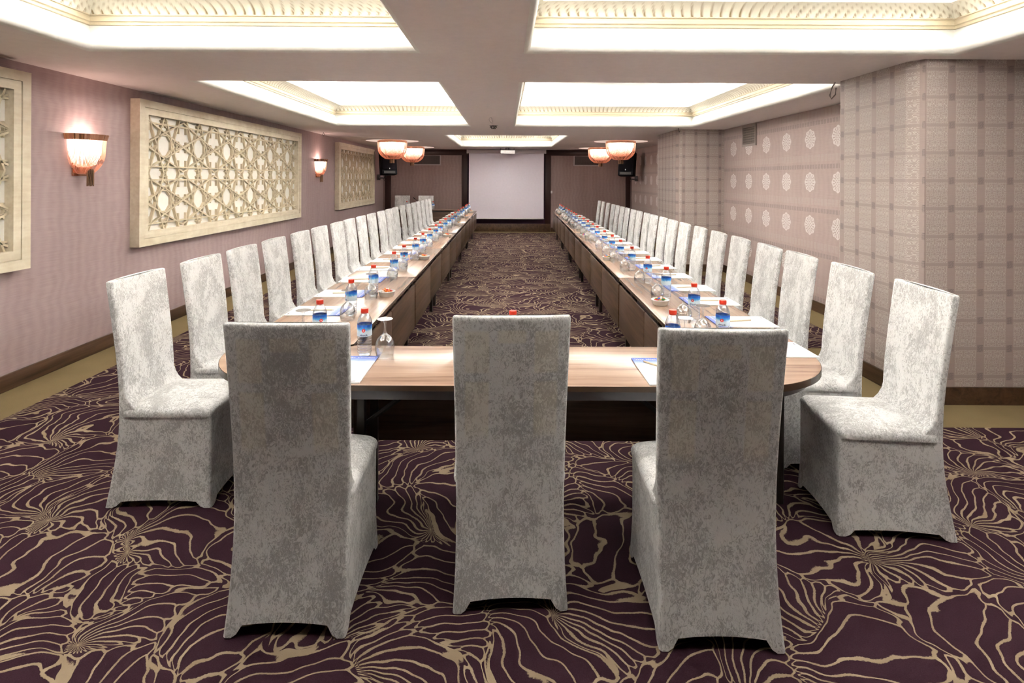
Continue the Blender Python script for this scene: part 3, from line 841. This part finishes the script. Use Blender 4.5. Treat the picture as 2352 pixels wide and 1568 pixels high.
LX = [243, 411.4, 518, 601, 667, 714.4, 757.3, 788, 816, 841.5, 864.4, 883.4, 900, 917, 931.5, 943, 953.8, 964.6, 973, 981.4]
LCH = []
for i, px in enumerate(LX):
    d = 2487 / (1163 - px) + 0.215
    if LCH: d = max(d, LCH[-1] + 0.455)
    LCH.append(d)
    place_chair(-1.925 + 0.262 + random.uniform(-.006, .006), d, -PI/2 + 0.02 + random.uniform(-.012, .012),
                'pale velvet chair, ' + nth(i, 20, 'in the row along the carved panels'), 'velvet covered chairs along the carved panel wall')
RX = [2208, 2012, 1882, 1800, 1726, 1672, 1626.7, 1588.5, 1558.6, 1535, 1513, 1494.7, 1477, 1462.4, 1447.7, 1436.6, 1424, 1414, 1401.7, 1390, 1380.9]
RCH = []
for i, px in enumerate(RX):
    d = 2526 / (px - 1163 - 21.3) + 0.215
    if RCH: d = max(d, RCH[-1] + 0.455)
    RCH.append(d)
    xo = 1.955 + 0.0165 * d; rz = PI/2 - 0.085 + random.uniform(-.012, .012)
    yc = d - 0.215; cx_ = xo - (-0.219*cos(rz) + 0.262*sin(rz)); cy_ = yc - (-0.219*sin(rz) - 0.262*cos(rz))
    place_chair(cx_, cy_, rz,
                'pale velvet chair, ' + nth(i, 21, 'in the row along the medallion wall'), 'velvet covered chairs along the medallion wall')
GB = 'velvet covered chairs behind the head table'
place_chair(-3.0, 16.02, PI, 'velvet covered chair facing us behind the head table, nearer the corner post', GB)
place_chair(-2.32, 16.02, PI, 'velvet covered chair facing us behind the head table, with the microphone in front', GB)

# ================================================================== TABLES  (local x = length, local y: + is the aisle side)
TZ = 0.74
def make_table(L, W, name='conference_table', corners=0.03, low=0.30):
    o = empty(name)
    m = MB()
    m.rings([[(x, y, z) for x, y in rrect(-L/2 + i, L/2 - i, -W/2 + i, W/2 - i, corners, 5)] for z, i in ((TZ - 0.022, 0.002), (TZ - 0.001, 0.002), (TZ, 0.004))], True, True, True)
    m.build('tabletop', MT['top'], o, 30)
    m = MB(); m.rings([[(x, y, z) for x, y in rrect(-L/2 + i, L/2 - i, -W/2 + i, W/2 - i, corners, 5)] for z, i in ((TZ - 0.024, 0.006), (TZ - 0.024, 0.0), (TZ - 0.0018, 0.0), (TZ - 0.0018, 0.0035))])
    m.build('edge_band', MT['edgeband'], o, 30)
    m = MB()
    for y in (-W/2 + 0.05, W/2 - 0.06): m.box(-L/2 + 0.10, L/2 - 0.10, y - 0.012, y + 0.012, TZ - 0.075, TZ - 0.026, 0.002)
    m.build('rail', MT['metal'], o)
    for sx in (-1, 1):
        m = MB(); m.box(min(sx*0.002, sx*(L/2 - 0.02)), max(sx*0.002, sx*(L/2 - 0.02)), W/2 - 0.020, W/2 - 0.002, low, TZ - 0.058, 0.008)
        m.build('modesty_panel', MT['panel'], o)
    for sx in (-1, 1):
        for sy in (-1, 1):
            m = MB(); x = sx*(L/2 - 0.15); y = W/2 - 0.11 if sy > 0 else -W/2 + 0.20; m.box(x - 0.018, x + 0.018, y - 0.018, y + 0.018, 0.008, TZ - 0.026, 0.003)
            m.box(x - 0.02, x + 0.02, y - 0.02, y + 0.02, 0.004, 0.02, 0.003)
            m.build('leg', MT['metal'], o)
    for sx in (-1, 1):
        m = MB(); x = sx*(L/2 - 0.15); m.box(x - 0.012, x + 0.012, -W/2 + 0.20, W/2 - 0.11, 0.12, 0.145, 0.002); m.build('stretcher', MT['metal'], o)
    return o
tab0 = make_table(1.998, 0.60)
for i in range(6):
    y = 2.895 + 1.0 + 2.004 * i
    lab = 'walnut folding table, ' + nth(i, 6, 'in the run on the carved panel side')
    if i == 0:
        tab0.location = (-0.785 - 0.30, y, 0); tab0.rotation_euler = (0, 0, -PI/2); tag(tab0, lab, 'table', 'folding tables on the carved panel side')
    else: dup(tab0, (-0.785 - 0.30, y, 0), -PI/2, lab)
ang = math.atan(0.025)
for i in range(6):
    y = 2.895 + 1.0 + 2.004 * i
    lab = 'walnut folding table, ' + nth(i, 6, 'in the run on the medallion wallpaper side')
    dup(tab0, (0.86 + 0.025 * y + 0.30, y, 0), PI/2 - ang, lab, 'folding tables on the medallion wall side')
# table across the near end, with braces
ft = make_table(1.73, 0.556, 'end_table', 0.03, 0.26)
ft.location = (0.068, 2.612, 0); tag(ft, 'walnut folding table laid across the near end, joining the two long runs', 'table')
for c in list(ft.children):
    if c.name.startswith('rail'): c.data.materials.clear(); c.data.materials.append(MT['grey_metal'])
for sx in (-1, 1):
    m = MB(); m.tube([(sx*0.40, -0.02, TZ - 0.04), (sx*0.73, -0.04, 0.46)], 0.011, 6); b_ = m.build('folding_brace', MT['metal'], ft)
    m = MB(); m.tube([(sx*0.51, -0.045, 0.629), (sx*0.51, -0.02, 0.629)], 0.011, 10); m.build('bolt', MT['chrome'], b_)
# rounded corner tables
def corner(sx, x0, xo, label):
    o = empty('corner_table', (x0, 2.89, 0)); tag(o, label, 'table', 'rounded corner tables')
    A = abs(xo - x0); B = 0.556; n = 2.35
    def outl(i):
        pts = [(0.0, -0.002), (0.0, -B + i)]
        for k in range(17):
            t = PI/2*k/16
            pts.append(((A - i) * abs(sin(t)) ** (2/n), -(B - i) * abs(cos(t)) ** (2/n)))
        pts[-1] = (A - i, -0.002)
        pts = [(sx*x, y) for x, y in pts]
        return pts if sx > 0 else pts[::-1]
    m = MB(); m.rings([[(x, y, z) for x, y in outl(i)] for z, i in ((TZ - 0.022, 0.002), (TZ, 0.002))], True, True, True); m.build('tabletop', MT['top'], o, 30)
    m = MB(); m.rings([[(x, y, z) for x, y in outl(i)] for z, i in ((TZ - 0.03, 0.03), (TZ - 0.03, 0.0), (TZ - 0.0015, 0.0), (TZ - 0.0015, 0.004))]); m.build('edge_band', MT['edgeband'], o, 30)
    m = MB(); m.rings([[(x, y, z) for x, y in outl(i)] for z, i in ((TZ - 0.075, 0.05), (TZ - 0.025, 0.05))], True, True, True); m.build('apron', MT['grey_metal'], o, 30)
    for lx, ly in ((0.04, -0.07), (A - 0.16, -0.10), (0.10, -B + 0.21)):
        m = MB(); m.tube([(sx*lx, ly, TZ - 0.07), (sx*lx, ly, 0.004)], 0.022, 10); m.build('leg', MT['metal'], o)
corner(1, 0.935, 1.52, 'rounded corner table with the notepad, medallion wallpaper side of the near end')
corner(-1, -0.80, -1.385, 'rounded corner table mostly hidden behind the chairs, carved panel side')
# head table by the far wall
ht = make_table(1.98, 0.50, 'head_table', 0.01, 0.26)
ht.location = (-2.28, 15.48, 0); ht.rotation_euler = (0, 0, PI); tag(ht, 'walnut table standing crosswise by the far wall with two chairs behind', 'table')

# ================================================================== BOTTLES
def make_bottle():
    o = empty('water_bottle')
    m = MB(); R = 0.0345
    prof = [(0.0, 0.004), (0.018, 0.002), (0.027, 0.0), (0.032, 0.004), (0.0335, 0.012)]
    z = 0.016
    for k in range(6):
        prof += [(0.0345, z), (0.0345, z + 0.006), (0.0322, z + 0.0095), (0.0345, z + 0.013)]; z += 0.0135
    prof += [(0.0345, 0.1), (0.0345, 0.150), (0.0358, 0.156), (0.0352, 0.164), (0.031, 0.178), (0.0245, 0.192), (0.0175, 0.201), (0.0145, 0.206), (0.0145, 0.214)]
    m.lathe(prof, 24, False, True)
    bd = m.build('bottle_body', MT['pet'], o, 60)
    m = MB(); m.lathe([(0.0355, 0.097), (0.0358, 0.097), (0.0358, 0.152), (0.0355, 0.152)], 32); lb = m.build('label', MT['label'], o, 60)
    # writing wraps round the label
    def wrap(mb, z0, r=0.03605, a0=-PI/2):
        q = MB()
        q.v = [(r*cos(a0 + x/r), r*sin(a0 + x/r), z0 + y) for x, y, _ in mb.v]; q.f = mb.f; return q
    for ph in (0.0, PI):
        q = wrap(text_mb('elmacık', 0.0125, 0.0, offset=0.0003), 0.1045, a0=-PI/2 + ph); q.build('brand_lettering', MT['navy'], lb, 0)
        d = MB(); d.add([(0.0085*cos(2*PI*k/20), 0.0085*sin(2*PI*k/20), 0) for k in range(20)], [tuple(range(20))])
        # split the disc so that it bends with the label
        dd = MB()
        for k in range(-4, 4):
            xa, xb = k*0.0021, (k+1)*0.0021; ha, hb = math.sqrt(max(0, 0.0085**2 - xa*xa)), math.sqrt(max(0, 0.0085**2 - xb*xb))
            dd.add([(xa, -ha, 0), (xb, -hb, 0), (xb, hb, 0), (xa, ha, 0)], [(0, 1, 2, 3)])
        wrap(dd, 0.1265, 0.0361, -PI/2 + ph).build('emblem', MT['red'], lb, 0)
        wrap(text_mb('&', 0.013), 0.1265, 0.0363, -PI/2 + ph).build('emblem_sign', MT['whiteink'], lb, 0)
    m = MB(); m.lathe([(0.0175, 0.208), (0.0182, 0.210), (0.0182, 0.223), (0.0172, 0.2265), (0.0, 0.2265)], 28); m.build('cap', MT['cap'], o, 40)
    m = MB(); m.lathe([(0.0165, 0.2035), (0.0178, 0.2045), (0.0178, 0.2065), (0.0150, 0.2070)], 28); m.build('neck_ring', MT['cap'], o, 40)
    return o
bot0 = make_bottle(); bused = False
def place_bottle(x, y, z, rz, label, group):
    global bused
    if not bused:
        bused = True; bot0.location = (x, y, z); bot0.rotation_euler = (0, 0, rz); return tag(bot0, label, 'bottle', group)
    c = dup(bot0, (x, y, z), rz, label, group); c['category'] = 'bottle'; return c
T0 = TZ + 0.0005
place_bottle(-0.685, 2.733, T0, 0.1, 'red-capped water bottle on the near end table, label facing us beside the wine glass', 'water bottles on the end table')
place_bottle(0.035, 2.70, T0, 0.3, 'water bottle whose red cap peeks above the middle near chair', 'water bottles on the end table')
place_bottle(0.812, 2.733, T0, 2.0, 'water bottle on the near end table half hidden by the largest chair back', 'water bottles on the end table')
LB = [736, 808, 859, 906, 929, 955, 972, 987.6, 1001.8, 1011.5, 1023.5, 1032.4, 1039.4, 1046, 1053.5, 1059.5, 1063.8, 1070, 1073, 1077.7]
LBY = []
for i, px in enumerate(LB):
    d = 1266 * 0.985 / (1163 - px); LBY.append(d)
    place_bottle(-0.965, d, T0, random.choice((0.3, 0.5, 2.1, 1.7, 0.2)) if i else 0.5, 'red-capped water bottle, ' + nth(i, 20, 'on the carved panel side tables'), 'water bottles on the carved panel side')
RB = [1661.9, 1595.9, 1531.6, 1488.8, 1452.4, 1426.3, 1407, 1389.4, 1372.6, 1362, 1351, 1341, 1332.5, 1324, 1318.7, 1312.8, 1307, 1301.7, 1295, 1290.8, 1286.7]
RBY = []
for i, px in enumerate(RB):
    d = 1402 / (px - 1188.2); RBY.append(d)
    place_bottle(1.085 + 0.0195 * d, d, T0, -0.5 if i in (0, 3, 6, 8) else random.choice((-0.6, 1.5, 2.0, 1.2)), 'red-capped water bottle, ' + nth(i, 21, 'on the medallion wall side tables'), 'water bottles on the medallion wall side')
place_bottle(-2.0, 15.40, T0, 0.4, 'water bottle on the head table beside a wine glass', 'water bottles on the head table')
place_bottle(-2.72, 15.40, T0, 1.4, 'water bottle on the head table between the two chairs there', 'water bottles on the head table')

# ================================================================== GLASSES (upside down)
def make_glass():
    o = empty('wine_glass')
    m = MB()
    outer = [(0.040, 0.0), (0.0445, 0.02), (0.0465, 0.045), (0.044, 0.066), (0.036, 0.084), (0.024, 0.097), (0.013, 0.105)]
    inner = [(r - 0.0013, z - (0.0 if k == 0 else 0.001)) for k, (r, z) in enumerate(outer)][::-1]
    m.lathe(outer + [(0.010, 0.105)] + inner + [outer[0]], 28); m.build('bowl', MT['glass'], o, 60)
    m = MB(); m.lathe([(0.0, 0.101), (0.013, 0.105), (0.0065, 0.114), (0.0045, 0.13), (0.005, 0.155), (0.009, 0.168)], 16); m.build('stem', MT['glass'], o, 60)
    m = MB(); m.lathe([(0.009, 0.168), (0.025, 0.1745), (0.0375, 0.1775), (0.0378, 0.179), (0.020, 0.179), (0.0, 0.179)], 28); m.build('foot', MT['glass'], o, 60)
    return o
g0 = make_glass(); g0.location = (-0.583, 2.72, T0); tag(g0, 'upturned wine glass on the near end table beside the labelled bottle', 'glass', 'wine glasses on the end table')
c = dup(g0, (0.885, 2.77, T0), 0, 'upturned wine glass on the near end table, its foot just above the largest chair', 'wine glasses on the end table')
for i, d in enumerate(LBY):
    dup(g0, (-0.958 if i else -1.04, d - (0.105 if i else 0.03), T0), 0, 'upturned wine glass, ' + nth(i, 20, 'on the carved panel side tables'), 'wine glasses on the carved panel side')
for i, d in enumerate(RBY):
    dup(g0, (1.085 + 0.0195*d - 0.075, d - 0.035 + (0.12 if i == 0 else 0), T0), 0, 'upturned wine glass, ' + nth(i, 21, 'on the medallion wall side tables'), 'wine glasses on the medallion wall side')
dup(g0, (-2.10, 15.42, T0), 0, 'upturned wine glass on the head table by the far wall', 'wine glasses on the head table')

# ================================================================== NOTEPADS AND PENCILS  (local y + is the top of the pad)
def make_pad():
    o = empty('notepad')
    m = MB(); m.box(-0.125, 0.125, -0.175, 0.175, 0.0, 0.005); m.build('sheet', MT['pad'], o, 0)
    q = text_mb('"Stay With the Comfort"', 0.024, 0.45); q.v = [(x, y + 0.150, 0.0054) for x, y, z in q.v]; q.build('heading', MT['whiteink'], o, 0)
    q = MB()
    for k, (x, y, t, s) in enumerate(((-0.06, -0.105, 'H O T E L', 0.009), (0.05, -0.105, 'H O T E L', 0.009), (-0.06, -0.118, '* * * * *', 0.009), (0.05, -0.15, 'TEL  FAX', 0.008))):
        a = text_mb(t, s); q.add([(vx + x, vy + y, 0.0054) for vx, vy, _ in a.v], a.f)
    q.build('small_print', MT['ink'], o, 0)
    m = MB(); m.box(0.075, 0.105, -0.163, -0.157, 0.0045, 0.0054); m.build('logo_bar', MT['ink'], o, 0)
    return o
p0 = make_pad(); p0.location = (-0.735, 2.525, T0); tag(p0, 'notepad with blue heading on the near end table, beside the labelled bottle', 'notepad', 'notepads on the end table')
dup(p0, (0.727, 2.518, T0), 0.0, 'notepad with blue heading on the near end table, cut by the largest chair', 'notepads on the end table')
def make_pencil():
    m = MB(); r = 0.0042; L = 0.175
    rings = []
    for x, rr in ((-L/2, r*0.9), (-L/2 + 0.001, r), (L/2 - 0.02, r), (L/2 - 0.004, r*0.3), (L/2, r*0.08)):
        rings.append([(x, rr*cos(PI/3*k), r + rr*sin(PI/3*k)*1.0) for k in range(6)])
    m.rings(rings, True, True, True); return m.build('pencil', MT['pencil'], None, 20)
pc0 = make_pencil(); PZ = T0 + 0.0056
pc0.location = (0.70, 2.56, PZ); pc0.rotation_euler = (0, 0, -0.9); tag(pc0, 'pale wooden pencil on the notepad cut off by the largest chair', 'pencil', 'pencils on the end table')
for i, d in enumerate(LCH):
    if i == 0: continue
    d += 0.10
    dup(p0, (-1.205, d, T0), -PI/2 + random.uniform(-.03, .03), 'notepad, ' + nth(i, 20, 'place on the carved panel side tables'), 'notepads on the carved panel side')
    dup(pc0, (-1.19, d - 0.01, PZ), random.uniform(0.0, 0.3), 'pencil on the notepad, ' + nth(i, 20, 'place by the carved panels'), 'pencils on the carved panel side')
for i, d in enumerate(RCH):
    d += 0.13; x = 1.355 + 0.0195 * d if i else 1.345
    if i == 0: d = 2.845
    dup(p0, (x, d, T0), PI/2 - (0.0195 if i else 0.0), 'notepad, ' + nth(i, 21, 'place on the medallion wall side tables'), 'notepads on the medallion wall side')
    dup(pc0, (x - 0.02, d - 0.005, PZ), PI + random.uniform(0.0, 0.35), 'pencil on the notepad, ' + nth(i, 21, 'place by the medallion wall'), 'pencils on the medallion wall side')

# ================================================================== BOWLS AND SWEETS
def make_bowl():
    m = MB(); m.lathe([(0.0, 0.003), (0.040, 0.002), (0.046, 0.0), (0.050, 0.003), (0.0585, 0.032), (0.062, 0.034), (0.062, 0.038), (0.058, 0.039), (0.054, 0.034), (0.047, 0.010), (0.0, 0.008)], 32)
    return m.build('sweet_bowl', MT['ceramic'], None, 50)
bw0 = make_bowl()
SWC = {'orange': (0.75, 0.17, 0.03), 'red': (0.62, 0.03, 0.03), 'green': (0.05, 0.25, 0.06), 'blue': (0.04, 0.13, 0.55), 'white': (0.75, 0.70, 0.62), 'gold': (0.60, 0.33, 0.08)}
SW = {}
def sweet_mesh():
    m = MB(); rings = []
    for x, r in ((-0.019, 0.0065), (-0.012, 0.0022), (-0.008, 0.0062), (0, 0.0075), (0.008, 0.0062), (0.012, 0.0022), (0.019, 0.0065)):
        rings.append([(x, r*cos(PI/3*k), (0.45 if abs(x) > 0.013 else 1)*r*sin(PI/3*k)) for k in range(6)])
    m.rings(rings, True, True, True); return m
for k, v in SWC.items():
    s_ = sweet_mesh().build('wrapped_sweet', simple('sweet_wrap_' + k, v, 0.25, 0.5), None, 40); SW[k] = s_
firstsweet = {k: True for k in SWC}
def fill_bowl(x, y, n, pal, where):
    rnd = random.Random(int(x*100 + y*1000))
    for k in range(n):
        col = pal[k % len(pal)]
        lay = 0 if k < n*0.5 else (1 if k < n*0.85 else 2)
        R = (0.040, 0.030, 0.012)[lay]; a = k * 2.4 + rnd.random(); rr = R * math.sqrt((k % 9 + 0.6) / 9)
        loc = (x + rr*cos(a), y + rr*sin(a), T0 + (0.026, 0.038, 0.047)[lay] + rnd.uniform(-.002, .002))
        src = SW[col]
        if firstsweet[col]: o = src; firstsweet[col] = False
        else: o = src.copy(); COL.objects.link(o)
        o.location = loc; o.rotation_euler = (rnd.uniform(-.4, .4), rnd.uniform(-.4, .4), rnd.uniform(0, 6.28))
        tag(o, col + ' sweet in the bowl ' + where, 'sweet', col + ' sweets in the bowl ' + where)
PALL = ['orange', 'orange', 'red', 'white', 'orange', 'green', 'gold']; PALR = ['orange', 'green', 'white', 'red', 'blue', 'white', 'gold']
bl = [(-0.868, 4.10), (-0.868, 5.97), (-0.865, 8.26), (-0.87, 10.4), (-0.876, 12.3), (-0.885, 14.35)]
br = [(1.06, 3.86), (1.085, 5.985), (1.150, 8.27), (1.24, 10.4), (1.285, 12.1), (1.33, 14.06)]
for side, lst, pal, nm in (('carved panel', bl, PALL, 'by the carved panels'), ('medallion', br, PALR, 'by the medallion wall')):
    for i, (x, y) in enumerate(lst):
        wh = nth(i, 6, nm)
        if side == 'carved panel' and i == 0: o = bw0; o.location = (x, y, T0)
        else: o = bw0.copy(); COL.objects.link(o); o.location = (x, y, T0)
        tag(o, 'small white bowl of sweets, ' + wh, 'bowl', 'sweet bowls ' + nm)
        fill_bowl(x, y, 26 if i < 3 else 15, pal, wh)

# ================================================================== SCREEN, PROJECTOR, SPEAKERS, VENTS
o = empty('projection_screen', (0, 16.75, 0)); tag(o, 'large white pull-down projection screen in the middle of the far wall', 'projection screen')
m = MB(); m.box(-1.17, 1.17, -0.05, 0.05, 2.35, 2.455, 0.008); m.build('housing', MT['screenwhite'], o)
m = MB(); m.box(-1.115, 1.115, -0.003, 0.003, 0.42, 2.36); m.build('fabric', MT['screen'], o)
m = MB(); m.box(-1.125, 1.125, -0.012, 0.012, 0.395, 0.425, 0.004); m.build('bottom_bar', MT['plastic'], o)
for x in (-1.17, 1.17):
    m = MB(); m.box(x - 0.012, x + 0.012, -0.055, 0.055, 2.345, 2.46, 0.003); m.build('end_cap', MT['plastic'], o)
o = empty('projector', (0.035, 15.95, 2.47)); tag(o, 'small white projector hanging from the ceiling in front of the screen', 'projector')
m = MB(); m.box(-0.20, 0.20, -0.14, 0.14, -0.17, -0.075, 0.012); m.build('body', MT['plastic'], o)
m = MB(); m.box(-0.21, 0.19, -0.05, 0.05, -0.075, -0.055, 0.003); m.tube([(-0.05, 0, -0.06), (-0.05, 0, 0.0)], 0.012, 8); m.tube([(0.03, 0, -0.06), (0.03, 0, 0.0)], 0.012, 8); m.tube([(-0.2, 0, -0.06), (-0.2, 0, 0.0)], 0.006, 8); m.tube([(0.18, 0, -0.06), (0.18, 0, 0.0)], 0.006, 8); m.build('ceiling_bracket', MT['darkwire'], o)
m = MB(); m.box(-0.05, 0.05, -0.1415, -0.14, -0.125, -0.11); m.build('badge', MT['whiteink'], o, 0)
m = MB(); m.box(-0.16, -0.12, -0.1, -0.06, -0.18, -0.168); m.build('foot', MT['darkwire'], o, 0)

def speaker(x, y, z, rz, label):
    o = empty('loudspeaker', (x, y, z), rz); tag(o, label, 'speaker', 'black loudspeakers in the far corners')
    T = Matrix.Rotation(math.radians(-9), 4, 'X')
    m = MB(); rings = []
    for yy, hw, hz in ((-0.18, 0.215, 0.325), (-0.165, 0.225, 0.335), (0.0, 0.225, 0.335), (0.17, 0.13, 0.31)):
        rings.append([(a, yy, b) for a, b in rrect(-hw, hw, -hz, hz, 0.03, 3)])
    m.rings(rings, True, True, True, T); m.build('cabinet', MT['black'], o, 40)
    m = MB(); m.rings([[(a, yy, b) for a, b in rrect(-i, i, -0.20, 0.29, 0.02, 3)] for yy, i in ((-0.181, 0.195), (-0.190, 0.190), (-0.192, 0.17))], True, False, True, T); m.build('grille', MT['blackgrille'], o, 40)
    m = MB(); m.add([(0.013*cos(2*PI*k/12), -0.1935, -0.17 + 0.02*sin(2*PI*k/12)) for k in range(12)], [tuple(range(12))], T); m.build('badge', MT['chrome'], o, 0)
    m = MB(); m.box(-0.16, 0.16, -0.183, -0.176, -0.30, -0.235, 0.0, T); m.build('port', MT['metal'], o, 0)
    m = MB(); m.tube([(0, 0.10, -0.30), (0, 0.16, -0.40), (0, 0.64, -0.40)], 0.02, 8); m.box(-0.04, 0.04, 0.60, 0.64, -0.46, -0.3); m.tube([(0.02, 0.1, -0.33), (0.05, 0.12, -0.45), (0.0, 0.16, -0.48), (-0.03, 0.2, -0.40)], 0.006, 6); m.build('wall_bracket', MT['metal'], o, 40)
    return o
speaker(-3.32, 15.62, 2.0, math.radians(33), 'black loudspeaker in the far corner beyond the last carved panel')
speaker(3.385, 15.62, 2.0, math.radians(-33), 'black loudspeaker in the far corner by the medallion wallpaper')

def vent(name, x, y, z, W, H, facing, label, fm, sm, group=None, n=12):
    o = empty(name, (x, y, z), facing); tag(o, label, 'vent', group)
    m = MB(); t = 0.035
    q0 = [(-W/2, -H/2), (W/2, -H/2), (W/2, H/2), (-W/2, H/2)]; q1 = [(-W/2 + t, -H/2 + t), (W/2 - t, -H/2 + t), (W/2 - t, H/2 - t), (-W/2 + t, H/2 - t)]
    m.rings([[(a, 0, b) for a, b in q0], [(a, -0.018, b) for a, b in q0], [(a, -0.018, b) for a, b in q1], [(a, 0.0, b) for a, b in q1]]); m.build('frame', fm, o, 30)
    m = MB(); m.box(-W/2 + t, W/2 - t, -0.002, 0.0, -H/2 + t, H/2 - t); m.build('backing', MT['metal'], o, 0)
    m = MB()
    for k in range(n):
        zz = -H/2 + t + (H - 2*t)*(k + 0.5)/n; m.box(-W/2 + t, W/2 - t, -0.012, -0.004, zz - 0.006, zz + 0.003)
    for k in range(int(W/0.035)):
        xx = -W/2 + t + (W - 2*t)*(k + 0.5)/int(W/0.035); m.box(xx - 0.003, xx + 0.003, -0.015, -0.011, -H/2 + t, H/2 - t)
    m.build('louvres', sm, o, 0)
    return o
vent('wall_vent', -2.40, YB, 2.155, 0.85, 0.33, 0, 'wide dark air vent on the far wall, above the head table', MT['ventframe'], MT['ventdark'], 'air vents on the far wall')
vent('wall_vent', 2.45, YB, 2.155, 0.85, 0.33, 0, 'wide dark air vent on the far wall above the light switch side', MT['ventframe'], MT['ventdark'], 'air vents on the far wall')
vent('wall_vent', XR, 8.77, 2.29, 0.50, 0.33, -PI/2, 'beige square air vent above the medallion wallpaper', MT['beigevent'], MT['beigevent'], None, 7)

o = empty('wall_switch', (1.34, YB, 1.2)); tag(o, 'small white wall switch on the far wall beside the screen', 'switch')
m = MB(); m.box(-0.05, 0.05, -0.012, 0, -0.04, 0.04, 0.004); m.build('plate', MT['plastic'], o)
m = MB(); m.box(-0.02, 0.02, -0.017, -0.011, -0.025, 0.025, 0.003); m.build('rocker', MT['ceramic'], o)
# ceiling wires
o = empty('ceiling_opening', (-0.215, 9.25, ZC)); tag(o, 'small round ceiling hole with loose dark wires on the middle beam', 'cable outlet')
m = MB(); m.lathe([(0.0, -0.001), (0.062, -0.001), (0.07, -0.004), (0.072, 0.0)], 24); m.build('cover', MT['wire'], o, 40)
m = MB()
for k in range(7):
    a = k*0.9; m.tube([(0.05*cos(a), 0.05*sin(a), -0.003), (0.06*cos(a+0.5), 0.05*sin(a+0.5), -0.03), (0.03*cos(a+1.4), 0.03*sin(a+1.4), -0.055), (0.05*cos(a+2.4), 0.04*sin(a+2.4), -0.02), (0.02*cos(a+3), 0.02*sin(a+3), -0.003)], 0.004, 5)
m.build('loose_wires', MT['darkwire'], o, 60)
def loop(name, loc, pts, r, mat, label):
    m = MB(); m.tube(pts, r, 6); o = m.build(name, mat, None, 60); o.location = loc; tag(o, label, 'cable'); return o
loop('cable_loop', (-0.225, 8.0, ZC), [(0.0, 0, 0.0), (-0.012, 0, -0.004), (-0.025, 0, -0.03), (-0.018, 0, -0.055), (0.01, 0, -0.08), (0.03, 0, -0.1), (0.022, 0, -0.06), (0.008, 0, 0.0)], 0.0018, MT['darkwire'], 'thin wire loop hanging from the middle ceiling beam')
loop('cable_loop', (2.915, 4.99, ZC), [(0, 0, 0), (-0.03, 0, -0.05), (-0.05, 0, -0.12), (-0.035, 0, -0.15), (0.0, 0, -0.11), (0.005, 0, -0.05)], 0.006, MT['wire'], 'grey cable loop hanging at the ceiling beside the nearer patterned pillar')
loop('ceiling_hook', (2.92, 9.55, ZC), [(0, 0, 0), (0, 0, -0.05), (0.012, 0, -0.07), (0.02, 0, -0.05)], 0.006, MT['darkwire'], 'small dark hook hanging at the ceiling before the farther patterned pillar')
loop('ceiling_hook', (-3.5, 10.75, ZC), [(0, 0, 0), (-0.02, 0, -0.04), (0.0, 0, -0.08), (0.015, 0, -0.04), (0, 0, -0.005)], 0.004, MT['darkwire'], 'small wire ring hanging at the ceiling above the small wall lamp')
# microphone on the head table
o = empty('microphone', (-2.28, 15.32, T0)); tag(o, 'slim black gooseneck microphone on the head table', 'microphone')
m = MB(); m.box(-0.05, 0.05, -0.06, 0.06, 0, 0.03, 0.008); m.build('base', MT['black'], o)
m = MB(); m.tube([(0, 0, 0.03), (-0.05, 0, 0.14), (-0.13, 0, 0.23), (-0.20, 0, 0.29)], 0.005, 6); m.build('gooseneck', MT['black'], o, 60)
m = MB(); m.tube([(-0.20, 0, 0.29), (-0.25, 0, 0.33)], 0.011, 8); m.build('head', MT['black'], o, 60)
